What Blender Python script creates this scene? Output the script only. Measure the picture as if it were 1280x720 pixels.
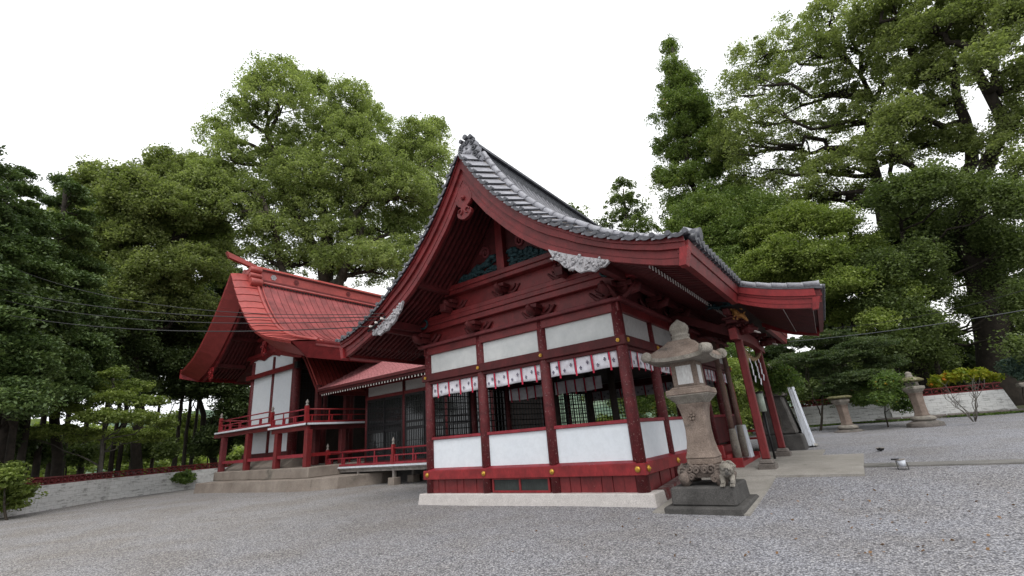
import bpy, math, random
import numpy as np
from mathutils import Vector, Matrix
for o in list(bpy.data.objects): bpy.data.objects.remove(o)
SC = bpy.context.scene
COL = SC.collection
PI = math.pi
# ---------------------------------------------------------------- camera
YAW, PITCH, ROLL = 0.62236, 0.31563, -0.08263
CAMZ = 1.55
MR = (Matrix.Rotation(YAW, 4, 'Z') @ Matrix.Rotation(PI/2+PITCH, 4, 'X') @ Matrix.Rotation(ROLL, 4, 'Z'))
cd = bpy.data.cameras.new('camera'); cam = bpy.data.objects.new('camera', cd); COL.objects.link(cam)
cam.matrix_world = Matrix.Translation((0, 0, CAMZ)) @ MR
cd.lens = 16.0; cd.sensor_width = 36.0; cd.clip_start = 0.05; cd.clip_end = 9000
SC.camera = cam
# ---------------------------------------------------------------- world (overcast)
w = bpy.data.worlds.new("World"); SC.world = w; w.use_nodes = True
nt = w.node_tree; nt.nodes.clear()
wo = nt.nodes.new('ShaderNodeOutputWorld'); bg = nt.nodes.new('ShaderNodeBackground')
tc = nt.nodes.new('ShaderNodeTexCoord'); nz = nt.nodes.new('ShaderNodeTexNoise'); rp = nt.nodes.new('ShaderNodeValToRGB')
mp = nt.nodes.new('ShaderNodeMapping'); mp.inputs['Scale'].default_value = (1.0, 1.0, 2.6)
nz.inputs['Scale'].default_value = 1.6; nz.inputs['Detail'].default_value = 5
rp.color_ramp.elements[0].position = 0.3; rp.color_ramp.elements[0].color = (0.86, 0.90, 0.96, 1)
rp.color_ramp.elements[1].position = 0.62; rp.color_ramp.elements[1].color = (1.0, 1.0, 1.0, 1)
nt.links.new(tc.outputs['Generated'], mp.inputs['Vector']); nt.links.new(mp.outputs[0], nz.inputs['Vector'])
nt.links.new(nz.outputs['Fac'], rp.inputs['Fac']); nt.links.new(rp.outputs[0], bg.inputs['Color'])
bg.inputs['Strength'].default_value = 1.12
nt.links.new(bg.outputs[0], wo.inputs[0])
# ---------------------------------------------------------------- soft sun behind the cloud
sd = bpy.data.lights.new('sun', 'SUN'); sd.energy = 1.4; sd.angle = math.radians(28); sd.color = (1.0, 0.97, 0.93)
so = bpy.data.objects.new('sun', sd); COL.objects.link(so)
so.rotation_euler = (math.radians(32), math.radians(18), math.radians(20)); so.location = (0, 0, 60)
SC.view_settings.view_transform = 'Standard'; SC.view_settings.look = 'None'
SC.view_settings.exposure = 0.40; SC.view_settings.gamma = 1.0
SC.render.engine = 'CYCLES'
try: SC.cycles.max_bounces = 8; SC.cycles.transparent_max_bounces = 12
except Exception: pass

# ---------------------------------------------------------------- photo measuring helpers
MR3 = MR.to_3x3()
def ray(u, v):
    return MR3 @ Vector(((u-640)/569.0, -(v-360)/569.0, -1.0))
def onplane(u, v, axis, val):            # where the sight line through photo pixel (u,v) meets a world plane
    d = ray(u, v); c = Vector((0, 0, CAMZ)); t = (val-c[axis])/d[axis]
    return c + d*t
def at(u, v, dist):                      # ... at a horizontal distance from the camera
    d = ray(u, v); t = dist/math.hypot(d.x, d.y)
    return Vector((0, 0, CAMZ)) + d*t
# ---------------------------------------------------------------- object helpers
def tag(o, label=None, cat=None, group=None, kind=None):
    if label: o['label'] = label
    if cat: o['category'] = cat
    if group: o['group'] = group
    if kind: o['kind'] = kind
    return o
def empty(name, loc=(0, 0, 0), label=None, cat=None, group=None, kind=None, rz=0):
    o = bpy.data.objects.new(name, None); COL.objects.link(o); o.location = loc; o.rotation_euler = (0, 0, rz)
    o.empty_display_size = 0.2
    return tag(o, label, cat, group, kind)
def copy_tree(o, parent=None, loc=None, rz=None, label=None, scale=None):
    c = o.copy(); COL.objects.link(c); c.parent = parent
    for ch in list(o.children): copy_tree(ch, c)
    if loc is not None: c.location = loc
    if rz is not None: c.rotation_euler = (0, 0, rz)
    if scale: c.scale = (scale, scale, scale)
    if label: c['label'] = label
    return c
def lerp(a, b, t): return a+(b-a)*t
def interp(x, pts):
    if x <= pts[0][0]: return pts[0][1]
    for (a, fa), (b, fb) in zip(pts, pts[1:]):
        if x <= b: return fa+(fb-fa)*(x-a)/(b-a)
    return pts[-1][1]
class MB:
    def __init__(s): s.v = []; s.f = []; s.m = []; s.sm = []
    def add(s, vs, fs, mi=0, smooth=False):
        b = len(s.v); s.v += [tuple(p) for p in vs]
        for f in fs: s.f.append([b+i for i in f]); s.m.append(mi); s.sm.append(smooth)
        return s
    def box(s, x0, x1, y0, y1, z0, z1, mi=0):
        if x0 > x1: x0, x1 = x1, x0
        if y0 > y1: y0, y1 = y1, y0
        if z0 > z1: z0, z1 = z1, z0
        return s.add([(x0,y0,z0),(x1,y0,z0),(x1,y1,z0),(x0,y1,z0),(x0,y0,z1),(x1,y0,z1),(x1,y1,z1),(x0,y1,z1)],
              [(0,3,2,1),(4,5,6,7),(0,1,5,4),(1,2,6,5),(2,3,7,6),(3,0,4,7)], mi)
    def hexa(s, p, mi=0):                 # eight corners, bottom ring then top ring
        return s.add(p, [(0,3,2,1),(4,5,6,7),(0,1,5,4),(1,2,6,5),(2,3,7,6),(3,0,4,7)], mi)
    def tube(s, pts, radii, n=8, mi=0, caps=True, smooth=True):
        pts = [Vector(p) for p in pts]
        if not isinstance(radii, (list, tuple)): radii = [radii]*len(pts)
        b = len(s.v); prev = None
        for i, p in enumerate(pts):
            t = (pts[min(i+1, len(pts)-1)]-pts[max(i-1, 0)])
            t = t.normalized() if t.length > 1e-9 else Vector((0, 0, 1))
            if prev is None:
                a = Vector((1, 0, 0)) if abs(t.x) < 0.9 else Vector((0, 1, 0))
                u = (a - t*a.dot(t)).normalized()
            else:
                u = (prev - t*prev.dot(t)).normalized()
            prev = u; w_ = t.cross(u)
            for k in range(n):
                a = 2*PI*k/n
                s.v.append(tuple(p + (u*math.cos(a)+w_*math.sin(a))*radii[i]))
        for i in range(len(pts)-1):
            for k in range(n):
                s.f.append([b+i*n+k, b+i*n+(k+1) % n, b+(i+1)*n+(k+1) % n, b+(i+1)*n+k]); s.m.append(mi); s.sm.append(smooth)
        if caps:
            s.f.append([b+k for k in range(n)][::-1]); s.m.append(mi); s.sm.append(False)
            e = b+(len(pts)-1)*n
            s.f.append([e+k for k in range(n)]); s.m.append(mi); s.sm.append(False)
        return s
    def lathe(s, c, prof, n=16, mi=0, smooth=True, sq=0, rz=0):   # prof: (r,z) list from bottom up
        b = len(s.v)
        for r, z in prof:
            for k in range(n):
                a = 2*PI*(k+0.5)/n+rz
                s.v.append((c[0]+r*math.cos(a), c[1]+r*math.sin(a), c[2]+z))
        for i in range(len(prof)-1):
            for k in range(n):
                s.f.append([b+i*n+k, b+i*n+(k+1) % n, b+(i+1)*n+(k+1) % n, b+(i+1)*n+k]); s.m.append(mi); s.sm.append(smooth)
        s.f.append([b+k for k in range(n)][::-1]); s.m.append(mi); s.sm.append(False)
        e = b+(len(prof)-1)*n
        s.f.append([e+k for k in range(n)]); s.m.append(mi); s.sm.append(False)
        return s
    def prism(s, poly, axis, a, b_, mi=0):   # poly in the two other axes (x,z for axis y; y,z for axis x; x,y for axis z)
        n = len(poly); mk = {0: lambda p, t: (t, p[0], p[1]), 1: lambda p, t: (p[0], t, p[1]), 2: lambda p, t: (p[0], p[1], t)}[axis]
        vs = [mk(p, a) for p in poly]+[mk(p, b_) for p in poly]
        fs = [list(range(n))[::-1], [n+i for i in range(n)]]+[[i, (i+1) % n, n+(i+1) % n, n+i] for i in range(n)]
        return s.add(vs, fs, mi)
    def band(s, top, bot, axis, a, b_, mi=0):  # solid between two polylines (same count), extruded along axis
        n = len(top); mk = {0: lambda p, t: (t, p[0], p[1]), 1: lambda p, t: (p[0], t, p[1])}[axis]
        vs = [mk(p, a) for p in top]+[mk(p, a) for p in bot]+[mk(p, b_) for p in top]+[mk(p, b_) for p in bot]
        fs = []
        for i in range(n-1):
            fs += [[i, i+1, n+i+1, n+i], [2*n+i+1, 2*n+i, 3*n+i, 3*n+i+1], [i+1, i, 2*n+i, 2*n+i+1], [n+i, n+i+1, 3*n+i+1, 3*n+i]]
        fs += [[0, n, 3*n, 2*n], [n-1, 3*n-1, 4*n-1, 2*n-1]]
        return s.add(vs, fs, mi)
    def build(s, name, mats, parent=None, bevel=0, label=None):
        if not isinstance(mats, (list, tuple)): mats = [mats]
        me = bpy.data.meshes.new(name)
        off = Vector((0, 0, 0))
        me.from_pydata(s.v, [], s.f); 
        for m_ in mats: me.materials.append(m_)
        me.polygons.foreach_set('material_index', s.m); me.polygons.foreach_set('use_smooth', s.sm)
        import bmesh
        bm = bmesh.new(); bm.from_mesh(me); bmesh.ops.recalc_face_normals(bm, faces=bm.faces); bm.to_mesh(me); bm.free()
        me.update()
        o = bpy.data.objects.new(name, me); COL.objects.link(o)
        if parent is not None: o.parent = parent
        if bevel:
            b = o.modifiers.new('bevel', 'BEVEL'); b.width = bevel; b.segments = 1; b.limit_method = 'ANGLE'; b.angle_limit = math.radians(50)
        if label: o['label'] = label
        return o
def shift(o, d):                       # move a freshly built mesh's vertices
    o.data.transform(Matrix.Translation(d)); return o

# ---------------------------------------------------------------- materials
MATS = {}
def newmat(name):
    m = bpy.data.materials.new(name); m.use_nodes = True; n = m.node_tree
    b = n.nodes['Principled BSDF']; MATS[name] = m
    return m, n, b
def noise(n, scale, detail=4, rough=0.55, vec=None):
    t = n.nodes.new('ShaderNodeTexNoise'); t.inputs['Scale'].default_value = scale; t.inputs['Detail'].default_value = detail
    t.inputs['Roughness'].default_value = rough
    if vec is not None: n.links.new(vec, t.inputs['Vector'])
    return t
def ramp(n, fac, stops):
    r = n.nodes.new('ShaderNodeValToRGB'); e = r.color_ramp.elements
    while len(e) < len(stops): e.new(0.5)
    for i, (p, c) in enumerate(stops): e[i].position = p; e[i].color = (c[0], c[1], c[2], 1) if not isinstance(c, (int, float)) else (c, c, c, 1)
    n.links.new(fac, r.inputs['Fac']); return r
def mix(n, fac, a, b, mode='MIX'):
    m = n.nodes.new('ShaderNodeMix'); m.data_type = 'RGBA'; m.blend_type = mode
    if isinstance(fac, (int, float)): m.inputs[0].default_value = fac
    else: n.links.new(fac, m.inputs[0])
    for i, x in ((6, a), (7, b)):
        if isinstance(x, (tuple, list)): m.inputs[i].default_value = (x[0], x[1], x[2], 1)
        else: n.links.new(x, m.inputs[i])
    return m.outputs[2]
def coords(n):
    return n.nodes.new('ShaderNodeNewGeometry').outputs['Position']
def bump(n, b, h, strength=0.3, dist=0.02):
    x = n.nodes.new('ShaderNodeBump'); x.inputs['Strength'].default_value = strength; x.inputs['Distance'].default_value = dist
    n.links.new(h, x.inputs['Height']); n.links.new(x.outputs[0], b.inputs['Normal'])
def sc(c, k): return tuple(min(1, x*k) for x in c)
def objcoords(n):
    return n.nodes.new('ShaderNodeTexCoord').outputs['Object']
def paint(name, c, rough=0.55, chips=None, chip_amt=0.35, grain=None, var=0.35, scale=3.0, spec=0.35):
    m, n, b = newmat(name); P = objcoords(n)
    big = noise(n, scale, 5, 0.6, P)
    col = mix(n, ramp(n, big.outputs['Fac'], [(0.34, 0.0), (0.66, 1.0)]).outputs[0], sc(c, 1-var*.8), sc(c, 1+var*.8))
    mp_ = n.nodes.new('ShaderNodeMapping'); mp_.inputs['Scale'].default_value = grain or (14, 14, 3); n.links.new(P, mp_.inputs['Vector'])
    fine = noise(n, 3.0, 6, 0.7, mp_.outputs[0])
    col = mix(n, ramp(n, fine.outputs['Fac'], [(0.35, 0.0), (0.65, 1.0)]).outputs[0], mix(n, 1.0, col, (0.72, 0.68, 0.68), 'MULTIPLY'), col)
    if chips:
        ch = noise(n, 22, 8, 0.75, P)
        lim = 0.72-chip_amt*0.2
        f = ramp(n, ch.outputs['Fac'], [(lim, 0.0), (lim+0.03, 1.0)])
        col = mix(n, f.outputs[0], col, chips)
    n.links.new(col, b.inputs['Base Color']); b.inputs['Roughness'].default_value = rough
    b.inputs['Specular IOR Level'].default_value = spec
    bump(n, b, fine.outputs['Fac'], 0.25, 0.01)
    return m
def stone(name, c1, c2, dark=None, scale=5.0, speck=60, rough=0.9, amt=0.55, bstr=0.5, sk=None):
    m, n, b = newmat(name); P = objcoords(n)
    a = noise(n, scale, 6, 0.65, P)
    col = ramp(n, a.outputs['Fac'], [(0.32, c1), (0.66, c2)]).outputs[0]
    s_ = noise(n, speck, 3, 0.7, P)
    col = mix(n, ramp(n, s_.outputs['Fac'], [(0.38, (0.55 if speck > 20 else 0.10)), (0.6, 0.0)]).outputs[0], col, sc(c1, 0.45))
    if dark:
        d = noise(n, scale*0.45, 7, 0.7, P)
        col = mix(n, ramp(n, d.outputs['Fac'], [(amt, 0.0), (amt+0.1, 0.9)]).outputs[0], col, dark)
    n.links.new(col, b.inputs['Base Color']); b.inputs['Roughness'].default_value = rough; b.inputs['Specular IOR Level'].default_value = 0.25
    mx = n.nodes.new('ShaderNodeMath'); mx.operation = 'ADD'; n.links.new(a.outputs['Fac'], mx.inputs[0]); n.links.new(s_.outputs['Fac'], mx.inputs[1])
    bump(n, b, mx.outputs[0], bstr, 0.03)
    return m
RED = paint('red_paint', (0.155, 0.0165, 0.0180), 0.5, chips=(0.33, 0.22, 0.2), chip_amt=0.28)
REDD = paint('shaded_red_paint', (0.082, 0.0105, 0.0118), 0.65, chips=(0.22, 0.13, 0.12), chip_amt=0.2)  # darker copy of the red: shade under the roofs put into the colour
REDB = paint('bright_red_paint', (0.235, 0.017, 0.020), 0.48, chips=(0.42, 0.3, 0.28), chip_amt=0.12)
REDCOL = paint('red_pillar_paint', (0.112, 0.0145, 0.0175), 0.6, chips=(0.30, 0.20, 0.19), chip_amt=0.62, scale=6)
REDRAIL = paint('red_rail_paint', (0.25, 0.021, 0.032), 0.5, chips=(0.4, 0.28, 0.28), chip_amt=0.45, grain=(3, 3, 30))
REDFADE = paint('faded_red_paint', (0.14, 0.024, 0.028), 0.65, chips=(0.33, 0.24, 0.23), chip_amt=0.42)
WHITE = stone('white_plaster', (0.66, 0.70, 0.745), (0.70, 0.735, 0.775), scale=1.5, speck=9, amt=.8, bstr=.02); WHITE.name = 'white_plaster'
WHITEW = stone('white_boards', (0.52, 0.54, 0.54), (0.62, 0.63, 0.625), scale=2.2, speck=9, amt=.8, bstr=.03)
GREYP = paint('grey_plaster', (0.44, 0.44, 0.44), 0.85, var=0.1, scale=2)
TIPW = paint('white_tip', (0.78, 0.76, 0.72), 0.7, var=0.08)
GOLD, _n, _b = newmat('gold_metal'); _b.inputs['Base Color'].default_value = (0.55, 0.33, 0.06, 1); _b.inputs['Metallic'].default_value = 0.75; _b.inputs['Roughness'].default_value = 0.42
BLACK = paint('black_lacquer', (0.012, 0.012, 0.014), 0.45, var=0.3)
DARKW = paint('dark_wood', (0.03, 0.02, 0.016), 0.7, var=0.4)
MESHD = paint('dark_vent_mesh', (0.035, 0.042, 0.04), 0.9, var=0.2)
TURQ = paint('turquoise_carving', (0.014, 0.045, 0.053), 0.7, chips=(0.02, 0.03, 0.035), chip_amt=0.7, var=0.5, scale=9)
SILVER = paint('white_carving', (0.42, 0.42, 0.44), 0.7, chips=(0.12, 0.10, 0.10), chip_amt=0.8, var=0.25, scale=12)
BROWNW = paint('weathered_wood', (0.17, 0.105, 0.085), 0.8, chips=(0.33, 0.29, 0.27), chip_amt=0.6, var=0.4)
GREYW = paint('grey_wood', (0.26, 0.24, 0.22), 0.85, var=0.35)
COPPER = paint('red_roof_metal', (0.36, 0.062, 0.054), 0.42, var=0.16, scale=1.2, grain=(2, 2, 2), chips=(0.26, 0.09, 0.08), chip_amt=0.1, spec=0.5)
COPPERD = paint('red_roof_seams', (0.15, 0.022, 0.022), 0.5, var=0.2, scale=2, spec=0.4)
COPPERW = paint('worn_red_roof_metal', (0.25, 0.050, 0.050), 0.5, var=0.5, scale=1.1, chips=(0.36, 0.2, 0.19), chip_amt=0.5, grain=(9, 9, 2), spec=0.45)
PINK = paint('pink_roof_tile', (0.36, 0.135, 0.14), 0.7, var=0.28, scale=6, chips=(0.10, 0.07, 0.07), chip_amt=0.3)
TILE = paint('grey_roof_tile', (0.33, 0.34, 0.375), 0.5, var=0.2, scale=4, chips=(0.2, 0.2, 0.21), chip_amt=0.15, grain=(6, 6, 6), spec=0.4)
TILED = paint('dark_roof_tile', (0.085, 0.09, 0.105), 0.42, var=0.35, scale=5, chips=(0.27, 0.27, 0.27), chip_amt=0.4, spec=0.5)
MORTAR = paint('roof_mortar', (0.55, 0.52, 0.49), 0.9, var=0.2, scale=8)
CONC = stone('concrete', (0.25, 0.235, 0.21), (0.37, 0.35, 0.32), dark=(0.13, 0.12, 0.11), scale=1.6, amt=0.62, bstr=0.2)
BASEW = stone('white_base_render', (0.50, 0.465, 0.445), (0.62, 0.585, 0.56), dark=(0.36, 0.31, 0.28), scale=4, amt=0.62, bstr=0.3)
LANT = stone('lantern_stone', (0.15, 0.115, 0.095), (0.30, 0.235, 0.195), dark=(0.085, 0.075, 0.07), scale=3.5, amt=0.57)
LANTG = stone('lichen_stone', (0.20, 0.18, 0.15), (0.36, 0.33, 0.29), dark=(0.10, 0.095, 0.09), scale=7, amt=0.56)
LANTD = stone('dark_stone', (0.05, 0.048, 0.046), (0.11, 0.105, 0.10), dark=(0.24, 0.22, 0.20), scale=3.0, amt=0.64)
OLDST = stone('old_stone', (0.13, 0.115, 0.105), (0.24, 0.21, 0.19), dark=(0.08, 0.078, 0.07), scale=3, amt=0.54)
PLAT = stone('platform_stone', (0.20, 0.165, 0.14), (0.33, 0.285, 0.245), dark=(0.09, 0.085, 0.072), scale=1.1, amt=0.55, bstr=0.6)
LSTEP = stone('step_paint_stone', (0.10, 0.035, 0.035), (0.24, 0.19, 0.18), dark=(0.12, 0.02, 0.02), scale=9, amt=0.5)
PAPER = paint('lantern_paper', (0.62, 0.63, 0.62), 0.7, var=0.1, scale=5, chips=(0.4, 0.4, 0.39), chip_amt=0.2)
CLOTH = paint('white_cloth', (0.78, 0.78, 0.84), 0.85, var=0.04, grain=(1, 1, 1))
CREST = paint('dark_crest', (0.11, 0.095, 0.15), 0.85, var=0.2)
RIB = paint('red_ribbon', (0.55, 0.02, 0.06), 0.6, var=0.25)
SIGNW = paint('white_sign_paint', (0.66, 0.71, 0.77), 0.5, var=0.06)
WALLP = None

def swirl(mb, c, ax, r_, th, turns=1.6, n_=14, mi=0):
    # spiral lying in the plane facing ax ('x' or 'y' with sign)
    pts = []
    for k in range(n_+1):
        a = turns*2*PI*k/n_; q = r_*(1-.82*k/n_)
        du, dz = q*math.cos(a), q*math.sin(a); lift = th*(.2+.9*k/n_)
        pts.append((c[0]+du, c[1]-lift*ax[1], c[2]+dz) if ax[0] == 'y' else (c[0]+lift*ax[1], c[1]+du, c[2]+dz))
    mb.tube(pts, [th*(1-.4*k/n_) for k in range(n_+1)], 7, mi)
# ---------------------------------------------------------------- terrain
RISE = [(8.6, 0.0), (11.1, 0.17), (12.6, 0.32), (15.5, 0.38), (20, 0.5), (27, 0.72), (33, 0.75), (60, 0.8), (200, 1.0)]
def sm(t): t = max(0.0, min(1.0, t)); return t*t*(3-2*t)
def gz(x, y):
    r = interp(y, RISE)
    k = sm((x+9.5)/5.0)
    if y > 21: k = max(k, sm((x+26)/14.0)*sm((y-21)/8))
    z = r*k
    if x < -38.5:                                 # the land falls away behind the left wall, hills far off
        d = -38.5-x
        z -= 3.2*sm(d/14.0)+9*sm((d-10)/70)
    if y > 34.6: z += 0.25*sm((y-34.6)/3)*k
    R_ = math.hypot(x, y)
    return z
xs = sorted(set([round(v, 2) for v in list(np.arange(-46, 16, 0.75))+[-2500, -1500, -900, -600, -400, -300, -220, -160, -130, -110, -95, -85, -75, -68, -62, -57, -53, -49, 20, 28, 40, 60, 90, 140, 250, 500, 900, 1600, 2500]]))
ys = sorted(set([round(v, 2) for v in list(np.arange(-6, 38, 0.75))+[-2500, -1200, -500, -200, -80, -40, -22, -12, -8, 42, 48, 56, 66, 80, 100, 130, 170, 220, 300, 450, 700, 1200, 1800, 2500]]))
g_ = MB(); nx = len(xs)
for y in ys:
    for x in xs: g_.v.append((x, y, gz(x, y)))
for j in range(len(ys)-1):
    for i in range(nx-1):
        cx, cy = (xs[i]+xs[i+1])/2, (ys[j]+ys[j+1])/2
        gravel = -38 < cx < 30 and -30 < cy < 33.5
        g_.f.append([j*nx+i, j*nx+i+1, (j+1)*nx+i+1, (j+1)*nx+i]); g_.m.append(0 if gravel else 1); g_.sm.append(True)
# gravel
m, n, b = newmat('gravel'); P = coords(n)
def vor(scale, feat='F1', vec=P):
    v = n.nodes.new('ShaderNodeTexVoronoi'); v.inputs['Scale'].default_value = scale; v.feature = feat; n.links.new(vec, v.inputs['Vector']); return v
v1 = vor(50); v2 = vor(110)
sep = n.nodes.new('ShaderNodeSeparateColor'); n.links.new(v1.outputs['Color'], sep.inputs[0])
c1 = ramp(n, sep.outputs[0], [(0.0, (0.07, 0.07, 0.085)), (0.2, (0.20, 0.20, 0.23)), (0.5, (0.36, 0.365, 0.40)), (0.85, (0.52, 0.525, 0.565)), (1.0, (0.68, 0.67, 0.68))]).outputs[0]
sep2 = n.nodes.new('ShaderNodeSeparateColor'); n.links.new(v2.outputs['Color'], sep2.inputs[0])
c2 = ramp(n, sep2.outputs[1], [(0.0, (0.15, 0.145, 0.15)), (0.5, (0.30, 0.30, 0.32)), (1.0, (0.46, 0.45, 0.46))]).outputs[0]
col = mix(n, 0.25, c1, c2)
dk = ramp(n, v1.outputs['Distance'], [(0.25, 1.0), (0.75, 0.35)])
col = mix(n, 1.0, col, dk.outputs[0], 'MULTIPLY')
pat = noise(n, 0.5, 5, 0.6, P)
col = mix(n, ramp(n, pat.outputs['Fac'], [(0.40, 0.0), (0.62, 0.8)]).outputs[0], col, mix(n, 1.0, col, (0.84, 0.80, 0.74), 'MULTIPLY'))
sepP = n.nodes.new('ShaderNodeSeparateXYZ'); n.links.new(P, sepP.inputs[0])
mr = n.nodes.new('ShaderNodeMapRange'); mr.inputs[1].default_value = -2; mr.inputs[2].default_value = -14; n.links.new(sepP.outputs[0], mr.inputs[0])
col = mix(n, mr.outputs[0], col, mix(n, 1.0, col, (1.12, 1.08, 1.0), 'MULTIPLY'))   # the chippings grow lighter and slightly warmer towards the left
pat2 = noise(n, 9, 6, 0.7, P)
col = mix(n, ramp(n, pat2.outputs['Fac'], [(0.6, 0.0), (0.85, 0.35)]).outputs[0], col, (0.16, 0.15, 0.14))
n.links.new(col, b.inputs['Base Color']); b.inputs['Roughness'].default_value = 0.85; b.inputs['Specular IOR Level'].default_value = 0.25
inv = n.nodes.new('ShaderNodeMath'); inv.operation = 'SUBTRACT'; inv.inputs[0].default_value = 1; n.links.new(v1.outputs['Distance'], inv.inputs[1])
ad = n.nodes.new('ShaderNodeMath'); ad.operation = 'ADD'; n.links.new(inv.outputs[0], ad.inputs[0]); n.links.new(sep.outputs[1], ad.inputs[1])
bump(n, b, ad.outputs[0], 0.7, 0.01)
GRAVEL = m
m, n, b = newmat('soil_and_moss'); P = coords(n)
a = noise(n, 0.35, 6, 0.65, P); f = noise(n, 7, 6, 0.7, P)
col = mix(n, f.outputs['Fac'], ramp(n, a.outputs['Fac'], [(0.35, (0.045, 0.07, 0.02)), (0.6, (0.07, 0.10, 0.03))]).outputs[0], (0.055, 0.04, 0.025))
n.links.new(col, b.inputs['Base Color']); b.inputs['Roughness'].default_value = 0.95
bump(n, b, f.outputs['Fac'], 0.8, 0.1)
SOIL = m
tag(g_.build('ground', [GRAVEL, SOIL]), kind='structure')
# far hills seen between the trunks on the left
hm = MB(); rng = random.Random(4)
na, nr = 60, 8
for j in range(nr):
    rr = 260+j*110
    for i in range(na):
        a = math.radians(95+i*110/(na-1)); h = -12
        if j in (2, 3, 4, 5, 6): h += (14+18*math.sin(i*0.31+j)+10*math.sin(i*0.77+j*2.1)+(j-1)*13)
        hm.v.append((rr*math.cos(a), rr*math.sin(a), max(-13, h)))
for j in range(nr-1):
    for i in range(na-1):
        hm.f.append([j*na+i, j*na+i+1, (j+1)*na+i+1, (j+1)*na+i]); hm.m.append(0); hm.sm.append(True)
m, n, b = newmat('wooded_hill'); P = coords(n)
a = noise(n, 0.02, 8, 0.7, P); f = noise(n, 0.25, 6, 0.7, P)
col = mix(n, f.outputs['Fac'], ramp(n, a.outputs['Fac'], [(0.42, (0.07, 0.13, 0.07)), (0.58, (0.20, 0.27, 0.16))]).outputs[0], (0.05, 0.09, 0.07))
n.links.new(col, b.inputs['Base Color']); b.inputs['Roughness'].default_value = 1.0; bump(n, b, f.outputs['Fac'], 1.0, 3.0)
tag(hm.build('hills', m), kind='structure')

def drape(poly_x, poly_y, name, mat, h, nxs=8, nys=8, kind='structure', below=0.05):
    """slab following the ground: corner grid from x-range and y-range callables"""
    q = MB(); top = []
    for j in range(nys+1):
        y = lerp(poly_y[0], poly_y[1], j/nys)
        for i in range(nxs+1):
            x = lerp(poly_x[0], poly_x[1], i/nxs)
            q.v.append((x, y, gz(x, y)+h))
    for j in range(nys):
        for i in range(nxs):
            a0 = j*(nxs+1)+i; q.f.append([a0, a0+1, a0+nxs+2, a0+nxs+1]); q.m.append(0); q.sm.append(False)
    def skirt(ids):
        b0 = len(q.v)
        for k in ids: x, y, z = q.v[k]; q.v.append((x, y, z-h-below))
        for k in range(len(ids)-1): q.f.append([ids[k], ids[k+1], b0+k+1, b0+k]); q.m.append(0); q.sm.append(False)
    W = nxs+1
    skirt(list(range(W))); skirt([nys*W+i for i in range(W)]); skirt([j*W for j in range(nys+1)]); skirt([j*W+nxs for j in range(nys+1)])
    return tag(q.build(name, mat), kind=kind)
drape((-3.60, -1.95), (8.85, 12.0), 'path', CONC, 0.035, 6, 12)
drape((-3.60, -0.36), (12.004, 15.6), 'path', CONC, 0.045, 10, 10)
drape((-3.60, -1.3), (15.604, 17.2), 'path', CONC, 0.04, 8, 5)
drape((-0.355, 14.0), (12.95, 13.5), 'path', stone('dark_kerb', (.15, .145, .135), (.25, .24, .225), dark=(.09, .09, .08), scale=2), 0.03, 30, 2)
# moss and weeds at the foot of the right-hand wall
def leafquads(pts, size, seed, up=0.4, elong=1.6):
    r = np.random.default_rng(seed); N = len(pts)
    nrm = r.normal(size=(N, 3)); nrm[:, 2] = np.abs(nrm[:, 2])+up; nrm /= np.linalg.norm(nrm, axis=1)[:, None]
    t = r.normal(size=(N, 3)); t -= nrm*(t*nrm).sum(1)[:, None]; t /= np.linalg.norm(t, axis=1)[:, None]
    s_ = np.cross(nrm, t); k = (size*r.uniform(0.6, 1.35, N))[:, None]
    v = np.stack([pts-t*k*elong*0.5, pts+s_*k*0.5+nrm*k*0.12, pts+t*k*elong*0.5, pts-s_*k*0.5+nrm*k*0.12], 1)
    return v.reshape(-1, 3)
def quadmesh(name, verts, mat, parent=None, attr=None):
    N = len(verts)//4; me = bpy.data.meshes.new(name)
    me.vertices.add(N*4); me.vertices.foreach_set('co', verts.astype(np.float32).ravel())
    me.loops.add(N*4); me.loops.foreach_set('vertex_index', np.arange(N*4, dtype=np.int32))
    me.polygons.add(N); me.polygons.foreach_set('loop_start', np.arange(0, N*4, 4, dtype=np.int32)); me.polygons.foreach_set('loop_total', np.full(N, 4, dtype=np.int32))
    me.materials.append(mat)
    if attr is not None:
        a_ = me.attributes.new('tint', 'FLOAT', 'FACE'); a_.data.foreach_set('value', attr.astype(np.float32))
    me.update(calc_edges=True)
    o = bpy.data.objects.new(name, me); COL.objects.link(o)
    if parent is not None: o.parent = parent
    return o
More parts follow.
